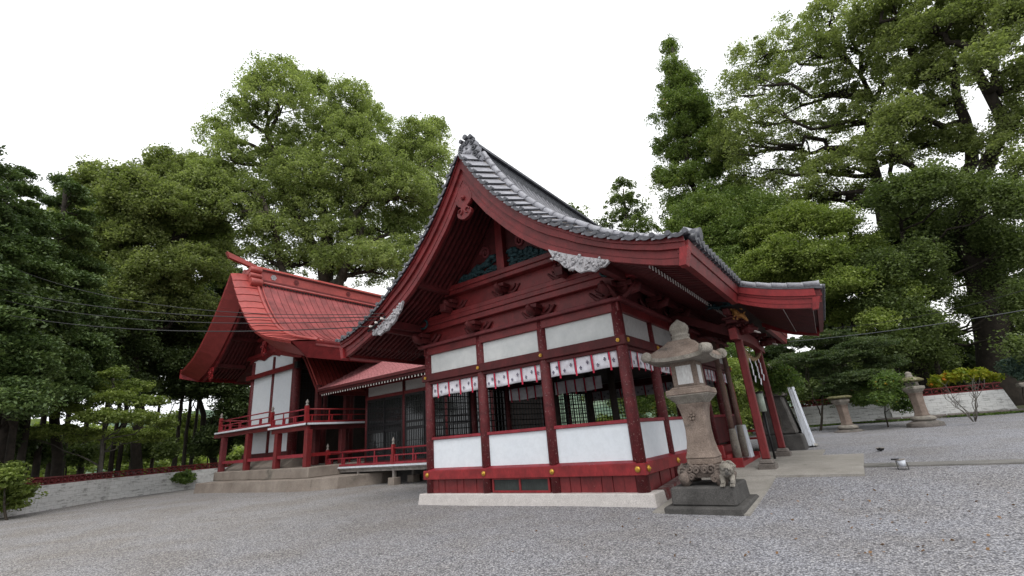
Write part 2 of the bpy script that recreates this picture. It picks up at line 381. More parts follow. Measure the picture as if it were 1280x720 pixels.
def leafmat(name, dark, mid, light, patch=0.35, accent=None, acc_amt=0.0, trans=0.25, rough=0.5):
    m, n, b = newmat(name); P = coords(n)
    at_ = n.nodes.new('ShaderNodeAttribute'); at_.attribute_name = 'tint'
    big = noise(n, patch, 3, 0.6, P)
    ad = n.nodes.new('ShaderNodeMath'); ad.operation = 'MULTIPLY_ADD'; n.links.new(at_.outputs['Fac'], ad.inputs[0]); ad.inputs[1].default_value = 0.55
    s2 = n.nodes.new('ShaderNodeMath'); s2.operation = 'MULTIPLY'; n.links.new(big.outputs['Fac'], s2.inputs[0]); s2.inputs[1].default_value = 0.5
    n.links.new(s2.outputs[0], ad.inputs[2])
    stops = [(0.15, dark), (0.45, mid), (0.8, light)]
    col = ramp(n, ad.outputs[0], stops).outputs[0]
    if accent:
        gt = n.nodes.new('ShaderNodeMath'); gt.operation = 'GREATER_THAN'; n.links.new(at_.outputs['Fac'], gt.inputs[0]); gt.inputs[1].default_value = 1-acc_amt
        col = mix(n, gt.outputs[0], col, accent)
    n.links.new(col, b.inputs['Base Color']); b.inputs['Roughness'].default_value = rough; b.inputs['Specular IOR Level'].default_value = 0.35
    tr = n.nodes.new('ShaderNodeBsdfTranslucent'); mxs = n.nodes.new('ShaderNodeMixShader'); mxs.inputs[0].default_value = trans*1.6
    n.links.new(mix(n, 1.0, col, (1.3, 1.42, 0.75), 'MULTIPLY'), tr.inputs['Color'])
    out = n.nodes['Material Output']; n.links.new(b.outputs[0], mxs.inputs[1]); n.links.new(tr.outputs[0], mxs.inputs[2]); n.links.new(mxs.outputs[0], out.inputs[0])
    return m
L_MOSS = leafmat('moss_leaf', (0.03, 0.05, 0.01), (0.06, 0.10, 0.02), (0.10, 0.15, 0.03))
r = np.random.default_rng(3)
N = 9000
px_ = r.uniform(-3.0, 9, N); py_ = 32.95-np.abs(r.normal(0, 0.55, N))*(0.6+0.5*np.sin(px_*1.7)); keep = py_ > 31.2
pts = np.stack([px_, py_, np.array([gz(a, c) for a, c in zip(px_, py_)])+0.02+r.uniform(0, 0.05, N)], 1)[keep]
tag(quadmesh('moss', leafquads(pts, 0.07, 5), L_MOSS, attr=r.uniform(0, 1, len(pts))), kind='stuff', label='low moss and weeds along the foot of the right-hand wall', cat='ground cover')
# a few fallen leaves on the gravel
L_DEAD = leafmat('dead_leaf', (0.07, 0.04, 0.02), (0.15, 0.08, 0.035), (0.24, 0.14, 0.07), trans=0.05)
N = 150
uv = [(r.uniform(620, 1280), r.uniform(585, 700)) for _ in range(N)]
pts = []
for u, v in uv:
    p = onplane(u, v, 2, 0.0); p = onplane(u, v, 2, gz(p.x, p.y)) if p.y > 8 else p
    if p.y < 40 and not (-10.4 < p.x < -1.9 and p.y > 8.6): pts.append((p.x, p.y, gz(p.x, p.y)+0.015))
pts = np.array(pts)
tag(quadmesh('fallen_leaves', leafquads(pts, 0.036, 8, up=1.5, elong=1.2), L_DEAD, attr=r.uniform(0, 1, len(pts))), kind='stuff', label='small brown fallen leaves scattered over the gravel', cat='leaf litter')
# ================================================================ worship hall (the near building)
XC = -7.0; HX = 3.12                     # centre line, half width to the pillar line
YF, YB = 9.53, 19.33                     # front (gable) wall and back wall
YG0, YG1 = 7.9, 20.96                    # gable overhangs
TOP = [(0, 8.78), (.2, 8.42), (.41, 8.07), (.7, 7.64), (.96, 7.29), (1.25, 6.94), (1.55, 6.63), (1.85, 6.34), (2.14, 6.09), (2.45, 5.86), (2.76, 5.67), (3.1, 5.43), (3.52, 5.19), (3.85, 5.03), (4.23, 4.88), (4.7, 4.73), (5.17, 4.63)]
BOT = [(0, 7.82), (.2, 7.56), (.41, 7.26), (.7, 6.86), (.96, 6.57), (1.25, 6.25), (1.55, 5.95), (1.85, 5.69), (2.14, 5.47), (2.45, 5.27), (2.76, 5.10), (3.1, 4.93), (3.52, 4.75), (3.85, 4.61), (4.23, 4.46), (4.7, 4.29), (5.02, 4.19)]
hall = empty('worship_hall', (0, 0, 0), 'near red timber worship hall with grey tiled gable roof and a porch on its right', 'shrine hall')
def hp(name, mb, mats, bevel=0, parent=hall, label=None): return mb.build(name, mats, parent, bevel, label)
PX = [-10.12, -8.07, -6.03, -3.98]       # front pillars
PYS = [9.53, 11.38, 13.2, 15.6, 17.45, 19.3]
SHADEBOARD = paint('shaded_boarding', (0.028, 0.0065, 0.007), 0.8, var=.3)  # near-black red: shade between the rafters put into the board colour
FIELD = paint('field_roof_tile', (0.17, 0.175, 0.195), .5, var=.25, scale=3)
# --- foundation
mb = MB(); mb.hexa([(-10.47, 9.24, -0.3), (-3.62, 9.24, -0.3), (-3.62, 9.9, -0.3), (-10.47, 9.9, -0.3), (-10.4, 9.31, .262), (-3.70, 9.31, .29), (-3.70, 9.9, .29), (-10.4, 9.9, .262)])
hp('foundation', mb, BASEW, 0.02)
mb = MB(); n_ = 20
for i in range(n_):
    y0 = lerp(9.93, 13.0, i/n_); y1 = lerp(9.93, 13.0, (i+1)/n_)
    mb.hexa([(-3.85, y0, 0), (-3.63, y0, 0), (-3.63, y1, 0), (-3.85, y1, 0), (-3.85, y0, gz(-3.6, y0)+.22), (-3.68, y0, gz(-3.6, y0)+.2), (-3.68, y1, gz(-3.6, y1)+.2), (-3.85, y1, gz(-3.6, y1)+.22)])
hp('side_plinth', mb, LSTEP)
mb = MB(); mb.box(-10.2, -4.0, 9.9, 19.6, -0.2, .3)
hp('sub_base', mb, CONC)
# --- pillars
def pillar(x, y, z0, z1, r=0.135, mat=REDCOL, par=hall):
    mb = MB(); mb.tube([(0, 0, z0), (0, 0, (z0+z1)/2), (0, 0, z1)], [r, r*0.985, r*0.94], 20)
    o = mb.build('pillar', mat, par); o.location = (x, y, 0); return o
for x in PX: pillar(x, YF, .275, 4.30)
for y in PYS[1:]: pillar(-3.98, y, .28, 4.30, .12 if y != PYS[-1] else .135)
for y in PYS[1:]: pillar(-10.12, y, .25, 4.30, .12)
for x in PX[1:3]: pillar(x, YB+.05, .25, 4.3)
# --- long beams: (z0,z1,outer offset)
def ringbeam(name, z0, z1, out, th, mat, bev=0.012, skirt_cut=False, yend=YB):
    mb = MB(); xo = 4.02-7+XC+4.0
    a = -10.12-.13-out; b_ = -3.98+.13+out; f = YF-.13-out
    mb.box(a, b_, f, f+th, z0, z1)
    hp(name, mb, mat, bev)
    mb = MB(); mb.box(b_-th, b_, f+th+.002, 13.08 if skirt_cut else yend, z0, z1); hp(name, mb, mat, bev)
    mb = MB(); mb.box(a, a+th, f+th+.002, yend, z0, z1); hp(name, mb, mat, bev)
    mb = MB(); mb.box(a, b_, yend, yend+th, z0, z1); hp(name, mb, mat, bev)
ringbeam('lower_beam', .615, .845, .035, .16, REDB, skirt_cut=True)
ringbeam('upper_beam', 3.285, 3.50, .03, .15, REDD)
ringbeam('head_beam', 4.06, 4.27, -.02, .12, RED)
ringbeam('wall_plate', 4.272, 4.36, .10, .34, REDFADE)
ringbeam('curtain_rail', 3.20, 3.283, -.05, .07, REDD)
# sill ledge that slopes back from the lower beam to the pillars
mb = MB(); mb.hexa([(-10.1, YF-.155, .80), (-4.0, YF-.155, .80), (-4.0, YF+.02, .80), (-10.1, YF+.02, .80), (-10.1, YF-.155, .855), (-4.0, YF-.155, .855), (-4.0, YF+.02, .915), (-10.1, YF+.02, .915)]); hp('sill_ledge', mb, REDRAIL)
mb = MB(); mb.hexa([(-3.96, YF, .80), (-3.825, YF, .80), (-3.825, 13.05, .80), (-3.96, 13.05, .80), (-3.98, YF, .915), (-3.825, YF, .857), (-3.825, 13.05, .857), (-3.98, 13.05, .915)]); hp('sill_ledge', mb, REDRAIL)
# gold studs
def stud(x, y, z, r, face):
    mb = MB(); d = Vector((0, -1, 0)) if face == 'y' else Vector((1, 0, 0))
    P0 = Vector((0, 0, 0)); mb.tube([P0, P0+d*.022, P0+d*.034], [r, r*.9, r*.45], 16); mb.tube([P0+d*.03, P0+d*.055], [r*.42, r*.2], 8)
    o = mb.build('stud', GOLD, hall); o.location = (x, y, z); return o
def flower(x, y, z, r, face):
    mb = MB(); d = Vector((0, -1, 0)) if face == 'y' else Vector((1, 0, 0))
    s_ = Vector((1, 0, 0)) if face == 'y' else Vector((0, 1, 0)); u_ = Vector((0, 0, 1))
    for k in range(6):
        a = k*PI/3; c = s_*math.cos(a)*r*.6+u_*math.sin(a)*r*.6
        mb.tube([c, c+d*.03], [r*.4, r*.25], 8)
    mb.tube([Vector((0, 0, 0)), d*.05], [r*.4, r*.2], 8)
    o = mb.build('stud', GOLD, hall); o.location = (x, y, z); return o
for x in PX: stud(x, YF-.165, .735, .062, 'y'); flower(x, YF-.16, 3.392, .05, 'y')
for y in PYS[:3]: stud(-3.815 , y+(.0 if y > 10 else .0), .735, .07, 'x')
for y in PYS: flower(-3.82, y, 3.392, .06, 'x')
# --- lower white panels, sills and skirt boards
def panel(name, x0, x1, y0, y1, z0, z1, mat, bev=0): mb = MB(); mb.box(x0, x1, y0, y1, z0, z1); return hp(name, mb, mat, bev)
for a, b_ in zip(PX, PX[1:]):
    panel('lower_panel', a+.12, b_-.12, YF-.02, YF+.03, .85, 1.64, WHITE)
    panel('window_sill', a+.10, b_-.10, YF-.07, YF+.07, 1.645, 1.72, REDRAIL, .008)
    panel('upper_panel', a+.115, b_-.115, YF-.03, YF+.03, 3.50, 4.065, WHITEW)
for a, b_ in zip(PYS[:2], PYS[1:3]):
    panel('lower_panel', -4.0, -3.95, a+.12, b_-.12, .85, 1.64, WHITE)
    panel('window_sill', -4.05, -3.91, a+.11, b_-.11, 1.645, 1.72, REDRAIL, .008)
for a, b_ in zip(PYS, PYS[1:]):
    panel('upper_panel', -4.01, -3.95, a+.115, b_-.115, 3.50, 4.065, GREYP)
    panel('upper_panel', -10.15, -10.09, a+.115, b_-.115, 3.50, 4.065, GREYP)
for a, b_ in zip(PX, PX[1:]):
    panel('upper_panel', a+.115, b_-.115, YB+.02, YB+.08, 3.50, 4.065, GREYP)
    panel('lower_panel', a+.12, b_-.12, YB+.02, YB+.08, .85, 1.64, WHITE)
    panel('window_sill', a+.10, b_-.10, YB-.03, YB+.11, 1.645, 1.72, REDRAIL)
for a, b_ in zip(PYS[3:-1], PYS[4:]): 
    panel('lower_panel', -4.0, -3.95, a+.12, b_-.12, .85, 1.64, REDD); panel('window_sill', -4.05, -3.91, a+.11, b_-.11, 1.645, 1.72, REDRAIL)
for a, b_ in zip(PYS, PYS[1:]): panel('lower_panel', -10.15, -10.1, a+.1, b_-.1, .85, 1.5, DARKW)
def skirt_boards(kind, a, b_, n):
    mb = MB()
    for i in range(n):
        p, q = lerp(a, b_, i/n)+.006, lerp(a, b_, (i+1)/n)-.006; k = .01*((i*7) % 3)
        if kind == 'y': mb.box(p, q, YF-.06+k, YF-.02, .27, .62)
        else: mb.box(-4.0, -3.90-k, p, q, .25, .62)
    hp('skirt_boards', mb, REDFADE if kind == 'q' else RED)
skirt_boards('y', PX[0]+.1, PX[1]-.12, 8); skirt_boards('y', PX[2]+.12, PX[3]-.12, 7)
for a, b_ in zip(PYS[:2], PYS[1:3]): skirt_boards('x', a+.12, b_-.12, 7)
# vent with two dark mesh panes between the middle pillars
mb = MB(); x0, x1 = PX[1]+.2, PX[2]-.14; z0, z1 = .285, .612; y = YF-.09
mb.box(x0, x1, y, y+.05, z0, z0+.05); mb.box(x0, x1, y, y+.05, z1-.03, z1)
for xx in (x0, (x0+x1)/2-.025, x1-.05): mb.box(xx, xx+.05, y-.002, y+.048, z0+.05, z1-.03)
vf = hp('vent_frame', mb, REDB)
for i in range(2):
    mb = MB(); xa = x0+.05+i*(x1-x0)/2-.0; mb.box(xa-.02*i, xa+(x1-x0)/2-.075, y+.02, y+.03, z0+.05, z1-.03); mb.build('mesh_pane', MESHD, vf)
# --- floor, ceiling and lattices inside
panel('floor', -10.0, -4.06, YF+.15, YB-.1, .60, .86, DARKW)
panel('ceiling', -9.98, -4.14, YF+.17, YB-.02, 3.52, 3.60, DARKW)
def lattice(name, axis, pos, a, b_, z0, z1, step=.16, bar=.022, par=hall, mat=BLACK, frame=.06):
    mb = MB()
    def bx(p, q, u, v, d=.02):
        if axis == 'x': mb.box(pos-d, pos+d, p, q, u, v)
        else: mb.box(p, q, pos-d, pos+d, u, v)
    bx(a, a+frame, z0, z1, .03); bx(b_-frame, b_, z0, z1, .03); bx(a+frame, b_-frame, z0, z0+frame, .03); bx(a+frame, b_-frame, z1-frame, z1, .03)
    k = a+frame+step
    while k < b_-frame: bx(k-bar/2, k+bar/2, z0+frame, z1-frame, .012); k += step
    k = z0+frame+step
    while k < z1-frame: bx(a+frame, b_-frame, k-bar/2, k+bar/2, .0095); k += step
    return mb.build(name, mat, par)
for a, b_ in zip(PYS, PYS[1:]):
    lattice('lattice', 'x', -10.12, a+.1, b_-.1, 1.5, 3.2, .19, .028)
for i, (a, b_) in enumerate(zip(PX, PX[1:])):
    if i == 0: lattice('lattice', 'y', YB+.05, a+.1, b_-.1, 1.72, 3.2, .14)
# inner pillars and inner screen (dark lattice) seen through the openings
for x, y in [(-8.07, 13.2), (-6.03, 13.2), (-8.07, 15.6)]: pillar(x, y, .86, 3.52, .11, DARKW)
lattice('lattice', 'y', 15.6, -9.95, -8.2, .9, 3.3, .12, .02)
# offering table and hanging lamp inside
mb = MB(); mb.box(-7.2, -5.6, 14.6, 15.2, 1.45, 1.52)
for x in (-7.1, -5.75):
    for y in (14.68, 15.1): mb.box(x, x+.07, y, y+.07, .86, 1.45)
hp('altar_table', mb, DARKW, .005)

# --- roof geometry helpers
def side_pts(tab, s, dz=0, off=0, x0=0, x1=9):
    out = []
    for d, z in tab:
        if x0 <= d <= x1: out.append((XC+s*d, z+dz))
    return out
BIG = TOP[:]
for s in (-1, 1):
    # roof boards (solid shell)
    top = [(XC+s*d, z+.02) for d, z in TOP]; bot = [(XC+s*d, interp(d, BOT)+.20) for d, z in TOP]
    bot[-1] = (XC+s*5.05, 4.42)
    mb = MB(); mb.band(top, bot, 1, YG0+.14, YG1-.14); hp('roof_boarding', mb, SHADEBOARD)
    # bargeboards with mouldings, front and back
    for yg, ysn in ((YG0, 1), (YG1, -1)):
        yy = lambda a: yg+ysn*a
        mid = [(XC+s*d, lerp(interp(d, BOT), z, .62)) for d, z in TOP]; up = [(XC+s*d, z-.01) for d, z in TOP]
        low = [(XC+s*min(d, 5.06-.0), interp(d, BOT)) for d, z in TOP]
        mb = MB(); mb.band(mid, low, 1, yy(.035), yy(.14))
        mb.band([(p[0], p[1]+.0) for p in up], [(p[0], p[1]+.004) for p in mid], 1, yy(-.03), yy(.14))
        m2 = [(XC+s*d, lerp(interp(d, BOT), z, .30)) for d, z in TOP]; m3 = [(XC+s*d, lerp(interp(d, BOT), z, .27)) for d, z in TOP]
        mb.band(m2, m3, 1, yy(.022), yy(.034))
        m2 = [(XC+s*d, z+.06) for d, z in TOP]; m3 = [(XC+s*d, z-.045) for d, z in TOP]
        mb.band(m2, m3, 1, yy(-.065), yy(-.0305))
        o = hp('bargeboard', mb, RED)
# flared tip block at the eave corner
for s in (-1, 1):
    mb = MB(); x = XC+s*5.02
    mb.hexa([(x-s*.02, YG0-.045, 4.17), (x+s*.10, YG0-.045, 4.165), (x+s*.10, YG0+.16, 4.165), (x-s*.02, YG0+.16, 4.17), (x+s*.05, YG0-.045, 4.50), (x+s*.2, YG0-.045, 4.50), (x+s*.2, YG0+.16, 4.5), (x+s*.05, YG0+.16, 4.50)])
    hp('bargeboard_end', mb, REDB)
# eave fascia (right and left), two stacked boards leaning outward
KY0, KY1 = 12.0, 16.75
for s, segs in ((1, [(YG0+.02, KY0), (KY1, YG1)]), (-1, [(YG0+.02, YG1)])):
    for y0, y1 in segs:
        x = XC+s*5.0
        mb = MB(); mb.hexa([(x, y0, 4.21), (x+s*.12, y0, 4.21), (x+s*.12, y1, 4.21), (x, y1, 4.21), (x+s*.02, y0, 4.42), (x+s*.17, y0, 4.42), (x+s*.17, y1, 4.42), (x+s*.02, y1, 4.42)])
        mb.hexa([(x, y0, 4.424), (x+s*.20, y0, 4.424), (x+s*.20, y1, 4.424), (x, y1, 4.424), (x, y0, 4.60), (x+s*.23, y0, 4.62), (x+s*.23, y1, 4.62), (x, y1, 4.60)])
        hp('eave_fascia', mb, RED)
# rafters with white ends: base row and flying row, following the curve of the roof
def rafter_mb(s, y, kind, mb=None):
    mb = mb or MB(); w_ = .038
    if kind == 'base': ds = [0.12, .7, 1.25, 1.85, 2.45, 3.1, 3.52, 3.95, 4.40]; dz = .19; h = .11
    else: ds = [4.1, 4.5, 4.98]; dz = .20; h = .09
    z = lambda d: (interp(d, BOT)+dz) if kind == 'base' else (interp(d, BOT)+dz-.0)
    if kind == 'base': zz = [z(d)-(0.12*max(0, d-3.1)/1.3) for d in ds]
    else: zz = [4.67, 4.53, 4.375]
    top = [(XC+s*d, k) for d, k in zip(ds, zz)]; bot = [(p[0], p[1]-h) for p in top]
    mb.band(top, bot, 1, y-w_, y+w_, 0)
    e = top[-1]; mb.box(e[0]-s*.002, e[0]+s*.006, y-w_+.003, y+w_-.003, e[1]-h+.004, e[1]-.004, 1)
    return mb
ys_r = [YG0+.22+.17*i for i in range(int((YG1-YG0-.4)/.17)+1)]
near = [y for y in ys_r if y < 12.2]
for s in (1, -1):
    for y in near:
        if s == 1 or y < 11.6:
            for kd in ('base', 'flying'):
                if s == -1 and kd == 'flying' and y > 10.6: continue
                rafter_mb(s, y, kd).build('rafter', [REDD, TIPW], hall)
mb = MB()
for y in ys_r:
    if y >= 12.2: rafter_mb(-1, y, 'base', mb); rafter_mb(1, y, 'base', mb)
o = mb.build('rafters', [REDD, TIPW], hall); tag(o, kind='stuff')
# --- tiles
def arc(tab, n):                    # resample profile by arc length
    pts = [Vector((d, 0, z)) for d, z in tab]; L = [0]
    for a, c in zip(pts, pts[1:]): L.append(L[-1]+(c-a).length)
    out = []
    for i in range(n+1):
        t = L[-1]*i/n
        for k in range(len(L)-1):
            if t <= L[k+1]+1e-9:
                q = (t-L[k])/(L[k+1]-L[k]); out.append(pts[k].lerp(pts[k+1], q)); break
    return out
EX = TOP[:-1]+[(5.22, 4.64)]
def nrm(p):
    d = max(p.x, .02); e = .08; dz = (interp(min(5.2, d+e), EX)-interp(max(0, d-e), EX))/(min(5.2, d+e)-max(0, d-e))
    return Vector((-dz, 0, 1)).normalized()
for s in (1, -1):
    for yg, ysn, nm in ((YG0, 1, 'f'), (YG1, -1, 'b')):
        n_ = 23; P_ = arc(EX, n_); mb = MB()
        for i in range(n_):
            a, c = P_[i], P_[i+1]; t = (c-a).normalized(); nn = Vector((t.z*-1, 0, t.x)); nn = nn if nn.z > 0 else -nn
            # broad tile: stepped shingle whose lower end overlaps the next; front lip hangs over the bargeboard
            a0 = a+nn*(.03); c0 = c+nn*(.10)+t*.02; rise = lerp(.27, .10, min(1, a.x/5.2))
            y0, y1 = yg-ysn*.13, yg+ysn*.42
            def w3(p, y): return (XC+s*p.x, y, p.z)
            q8 = [w3(a0-nn*.03, y0), w3(c0-nn*.03, y0), w3(c0+nn*(rise-.03), y1), w3(a0+nn*(rise-.03), y1), w3(a0+nn*.012, y0), w3(c0+nn*.012, y0), w3(c0+nn*(rise+.012), y1), w3(a0+nn*(rise+.012), y1)]
            mb.add(q8, [(4, 5, 6, 7), (0, 1, 5, 4), (2, 3, 7, 6)], 0); mb.add(q8, [(0, 3, 2, 1), (1, 2, 6, 5), (3, 0, 4, 7)], 1)  # ends and underside dark: shadow of the overlap put into the colour
            mp_c = (a0+c0)/2
            # scalloped lip
            poly = [mp_c-t*(.13)+nn*.012]+[mp_c+t*(-.13+.26*k/6)-nn*(.015+.05*math.sin(PI*k/6)) for k in range(7)]+[mp_c+t*.13+nn*.012]
            vs = [(XC+s*p.x, y0-ysn*.012, p.z) for p in poly]+[(XC+s*p.x, y0+ysn*.012, p.z) for p in poly]; m_ = len(poly)
            mb.add(vs, [list(range(m_)), [m_+k for k in range(m_)]]+[[k, (k+1) % m_, m_+(k+1) % m_, m_+k] for k in range(m_)], 1)
            # round cover tile at the joint
            j = c+nn*.10
            mb.tube([(XC+s*j.x, y0-ysn*.035, j.z), (XC+s*j.x, y0+ysn*.06, j.z)], [.050, .050], 10, 1)
        o = mb.build('verge_tiles', [TILE, TILED], hall)
        # main verge roll: a tube of overlapping cover tiles on a mortar bed
        mb = MB(); yv = yg+ysn*.52
        n_ = 20; P_ = arc(EX, n_*3)
        for i in range(n_):
            q = P_[i*3:(i+1)*3+1]; pts = []
            for k, p in enumerate(q): g_n = nrm(p); lf_ = .21+lerp(.20, .0, min(1, p.x/5.2)); pts.append((XC+s*(p.x+g_n.x*lf_), yv, p.z+g_n.z*lf_))
            mb.tube(pts, [.088, .088, .09, .10], 14, 0)
        mb.band([(XC+s*(p.x+nrm(p).x*(.36-.20*min(1, p.x/5.2))), p.z+nrm(p).z*(.36-.20*min(1, p.x/5.2))) for p in P_], [(XC+s*p.x, p.z-.02) for p in P_], 1, yv-.07, yv+.07, 1)
        mb.tube([(XC+s*5.20, yv, 4.86), (XC+s*5.36, yv, 4.84)], [.125, .13], 18, 2)
        mb.tube([(XC+s*5.0, yv, 4.87), (XC+s*5.1, yv, 4.96), (XC+s*5.24, yv, 4.88)], [.10, .12, .09], 14, 0)
        mb.build('verge_roll', [TILE, MORTAR, TILED], hall)
    # field tiles: ribs down the slope over a stepped pan surface
    mb = MB(); P_ = arc(EX, 26)
    LF = lambda p: p+nrm(p)*(.20-.12*min(1, p.x/5.2))
    mb.band([(XC+s*LF(p).x, LF(p).z+.02) for p in P_], [(XC+s*p.x, p.z-.01) for p in P_], 1, YG0+.5, YG1-.5, 0)
    y = YG0+.75; R_ = arc(EX, 13)
    while y < YG1-.6:
        if s == 1 or y < 10 or y > 19: 
            mb.tube([(XC+s*LF(p).x, y, LF(p).z+.05) for p in R_], .062, 6, 0, smooth=True)
        else: mb.tube([(XC+s*LF(p).x, y, LF(p).z+.05) for p in R_[::2]], .062, 5, 0)
        y += .265
    for y in ():
        pass
    mb.build('roof_tiles', [FIELD], hall)
    # eave end tiles
    for ya_, yb_ in (((YG0+.2, KY0-.1), (KY1+.1, YG1-.1)) if s == 1 else ((YG0+.2, YG1-.1),)):
      mb = MB(); y = ya_
      while y < yb_:
        if True:
            mb.tube([(XC+s*5.15, y, 4.74), (XC+s*5.33, y, 4.70)], [.068, .07], 12, 0)
            mb.box(XC+s*5.15, XC+s*5.30, y+.075, y+.19, 4.62, 4.665, 1)
        y += .265
      mb.build('eave_tiles', [TILED, TILED], hall)
# ridge: stacked courses, round cap, dotted course ends
mb = MB(); z0 = 8.80; YR0, YR1 = YG0+.42, YG1-.42
mb.box(XC-.235, XC+.235, YR0, YR1, z0-.16, z0+.12, 1)
y = YR0+.08
while y < YR1:
    for s in (-1, 1): mb.tube([(XC+s*.22, y, z0-.05), (XC+s*.262, y, z0-.055)], .034, 8, 2)
    y += .11

for k in range(5):
    w_ = .215-.012*k; mb.box(XC-w_, XC+w_, YR0, YR1, z0+.125+k*.07, z0+.125+k*.07+.045, 1); mb.box(XC-w_+.03, XC+w_-.03, YR0+.01, YR1-.01, z0+.12+k*.07-.02, z0+.125+k*.07+.002, 0)
mb.box(XC-.26, XC+.26, YR0, YR1, z0+.475, z0+.53, 1)
mb.hexa([(XC-.25, YR0, z0+.53), (XC+.25, YR0, z0+.53), (XC+.25, YR1, z0+.53), (XC-.25, YR1, z0+.53), (XC-.10, YR0, z0+.66), (XC+.10, YR0, z0+.66), (XC+.10, YR1, z0+.66), (XC-.10, YR1, z0+.66)], 1)
y = YR0
while y < YR1-.25:
    mb.tube([(XC, y, z0+.70), (XC, y+.27, z0+.70)], [.099, .102], 12, 1); y += .27
y = YR0+.06
while y < YR1:
    pass
    y += .12
mb.build('ridge', [TILE, TILED, TILE, MORTAR], hall)
# ridge-end ornament tile
for yo, sg in ((YR0-.02, -1), (YR1+.02, 1)):
    mb = MB()
    poly = [(-.44, -.16), (-.50, .04), (-.38, .10), (-.42, .28), (-.32, .34), (-.34, .48), (-.26, .60), (-.12, .66), (.0, .68), (.12, .66), (.26, .60), (.34, .48), (.32, .34), (.42, .28), (.38, .10), (.50, .04), (.44, -.16)]
    mb.prism([(XC+a, z0+c) for a, c in poly], 1, yo, yo+sg*.13, 0)
    fc = ('y', -sg)
    for a, c, q in [(-.30, .08, .12), (.30, .08, .12), (-.26, .30, .10), (.26, .30, .10), (-.20, .50, .09), (.20, .50, .09), (0, .56, .08), (-.38, -.08, .08), (.38, -.08, .08)]: swirl(mb, (XC+a, yo+sg*.12, z0+c), ('y', 1 if sg < 0 else -1), q, .036, 1.5, 12, 1)
    mb.tube([(XC, yo+sg*.10, z0+.24), (XC, yo+sg*.2, z0+.24), (XC, yo+sg*.25, z0+.24)], [.17, .13, .05], 14, 0)
    for a in (-.07, .07): mb.tube([(XC+a, yo+sg*.2, z0+.30), (XC+a, yo+sg*.27, z0+.31)], [.04, .02], 8, 1)
    mb.tube([(XC-.16, yo, z0+.68), (XC-.18, yo+sg*.2, z0+.68)], .06, 10, 1); mb.tube([(XC+.16, yo, z0+.68), (XC+.18, yo+sg*.2, z0+.68)], .06, 10, 1); mb.tube([(XC, yo-sg*.1, z0+.72), (XC, yo+sg*.22, z0+.73)], .075, 10, 1)
    mb.tube([(XC-.12, yo+sg*.02, z0-.06), (XC+.12, yo+sg*.02, z0-.06)], .09, 8, 1)
    mb.build('ridge_end_tile', [TILE, TILED], hall, .01)
# --- gable front: beams, planks, brackets, strut, carvings
def xin(z): # half width of the gable under the roof at height z
    for (d, a), (e, c) in zip(BOT, BOT[1:]):
        if c+.2 <= z <= a+.2: return d+(e-d)*((a+.2)-z)/(a-c)
    return 3.3
def gbeam(z0, z1, y0, y1, hw, mat=RED, name='gable_beam', ext=0, bev=.012): mb = MB(); mb.box(XC-hw, XC+hw, y0, y1, z0, z1); return hp(name, mb, mat, bev)
gbeam(4.362, 4.74, YF-.02, YF+.06, 3.2, RED, 'gable_planking', bev=0)
gbeam(4.742, 4.90, YF-.20, YF+.1, 3.62, RED); gbeam(4.902, 5.03, YF-.24, YF+.1, 3.3, RED); gbeam(5.032, 5.17, YF-.22, YF+.1, 2.95, RED)
gbeam(5.172, 5.62, YF-.06, YF+.06, 2.5, RED, 'gable_planking', bev=0)
gbeam(5.622, 5.74, YF-.30, YF+.1, 2.2, RED); gbeam(5.742, 5.88, YF-.34, YF+.1, 2.02, RED)
poly = [(XC-xin(5.9), 5.88)]+[(XC-d, z+.12) for d, z in BOT[::-1] if z+.12 > 5.95 and d > 0]+[(XC, 7.9)]+[(XC+d, z+.12) for d, z in BOT if z+.12 > 5.95 and d > 0]+[(XC+xin(5.9), 5.88)]
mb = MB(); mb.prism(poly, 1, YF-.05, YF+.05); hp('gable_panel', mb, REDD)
mb = MB(); mb.hexa([(XC-.13, YF-.24, 5.882), (XC+.13, YF-.24, 5.882), (XC+.13, YF-.052, 5.882), (XC-.13, YF-.052, 5.882), (XC-.11, YF-.24, 7.72), (XC+.11, YF-.24, 7.72), (XC+.11, YF-.052, 7.72), (XC-.11, YF-.052, 7.72)]); hp('gable_strut', mb, RED, .01)
# turquoise cloud-and-dragon reliefs: lumpy ribbons either side of the strut
rg = random.Random(11)
for s in (-1, 1):
    mb = MB()
    for k in range(110):
        t = rg.random(); x = XC+s*(.22+1.55*t); hmax = max(.10, .50*(1-t))
        z = 5.92+rg.random()*hmax; q = rg.uniform(.022, .055)
        mb.tube([(x-.13, YF-.08, z+.05*rg.uniform(-1, 1)), (x, YF-.10-q*.8, z), (x+.13, YF-.08, z+.07*rg.uniform(-1, 1))], [q*.4, q, q*.3], 7)
    for k in range(10):
        t = k/9; mb.tube([(XC+s*(.25+1.5*t), YF-.1, 5.98+.42*(1-t)+.07*math.sin(k*1.9)), (XC+s*(.25+1.5*min(1, t+.11)), YF-.16, 5.98+.42*(1-min(1, t+.11))+.07*math.sin((k+1)*1.9))], [.075, .06], 8)
    hp('carving', mb, TURQ)
    mb = MB()   # dark red scroll on the panel
    pts = [(XC+s*(.62+.17*(1-k/22)*math.cos(k*.55)), YF-.075, 6.62+.2*(1-k/24)*math.sin(k*.55)) for k in range(20)]
    mb.tube(pts, [.055-.0015*k for k in range(20)], 8); hp('scroll_carving', mb, REDFADE)
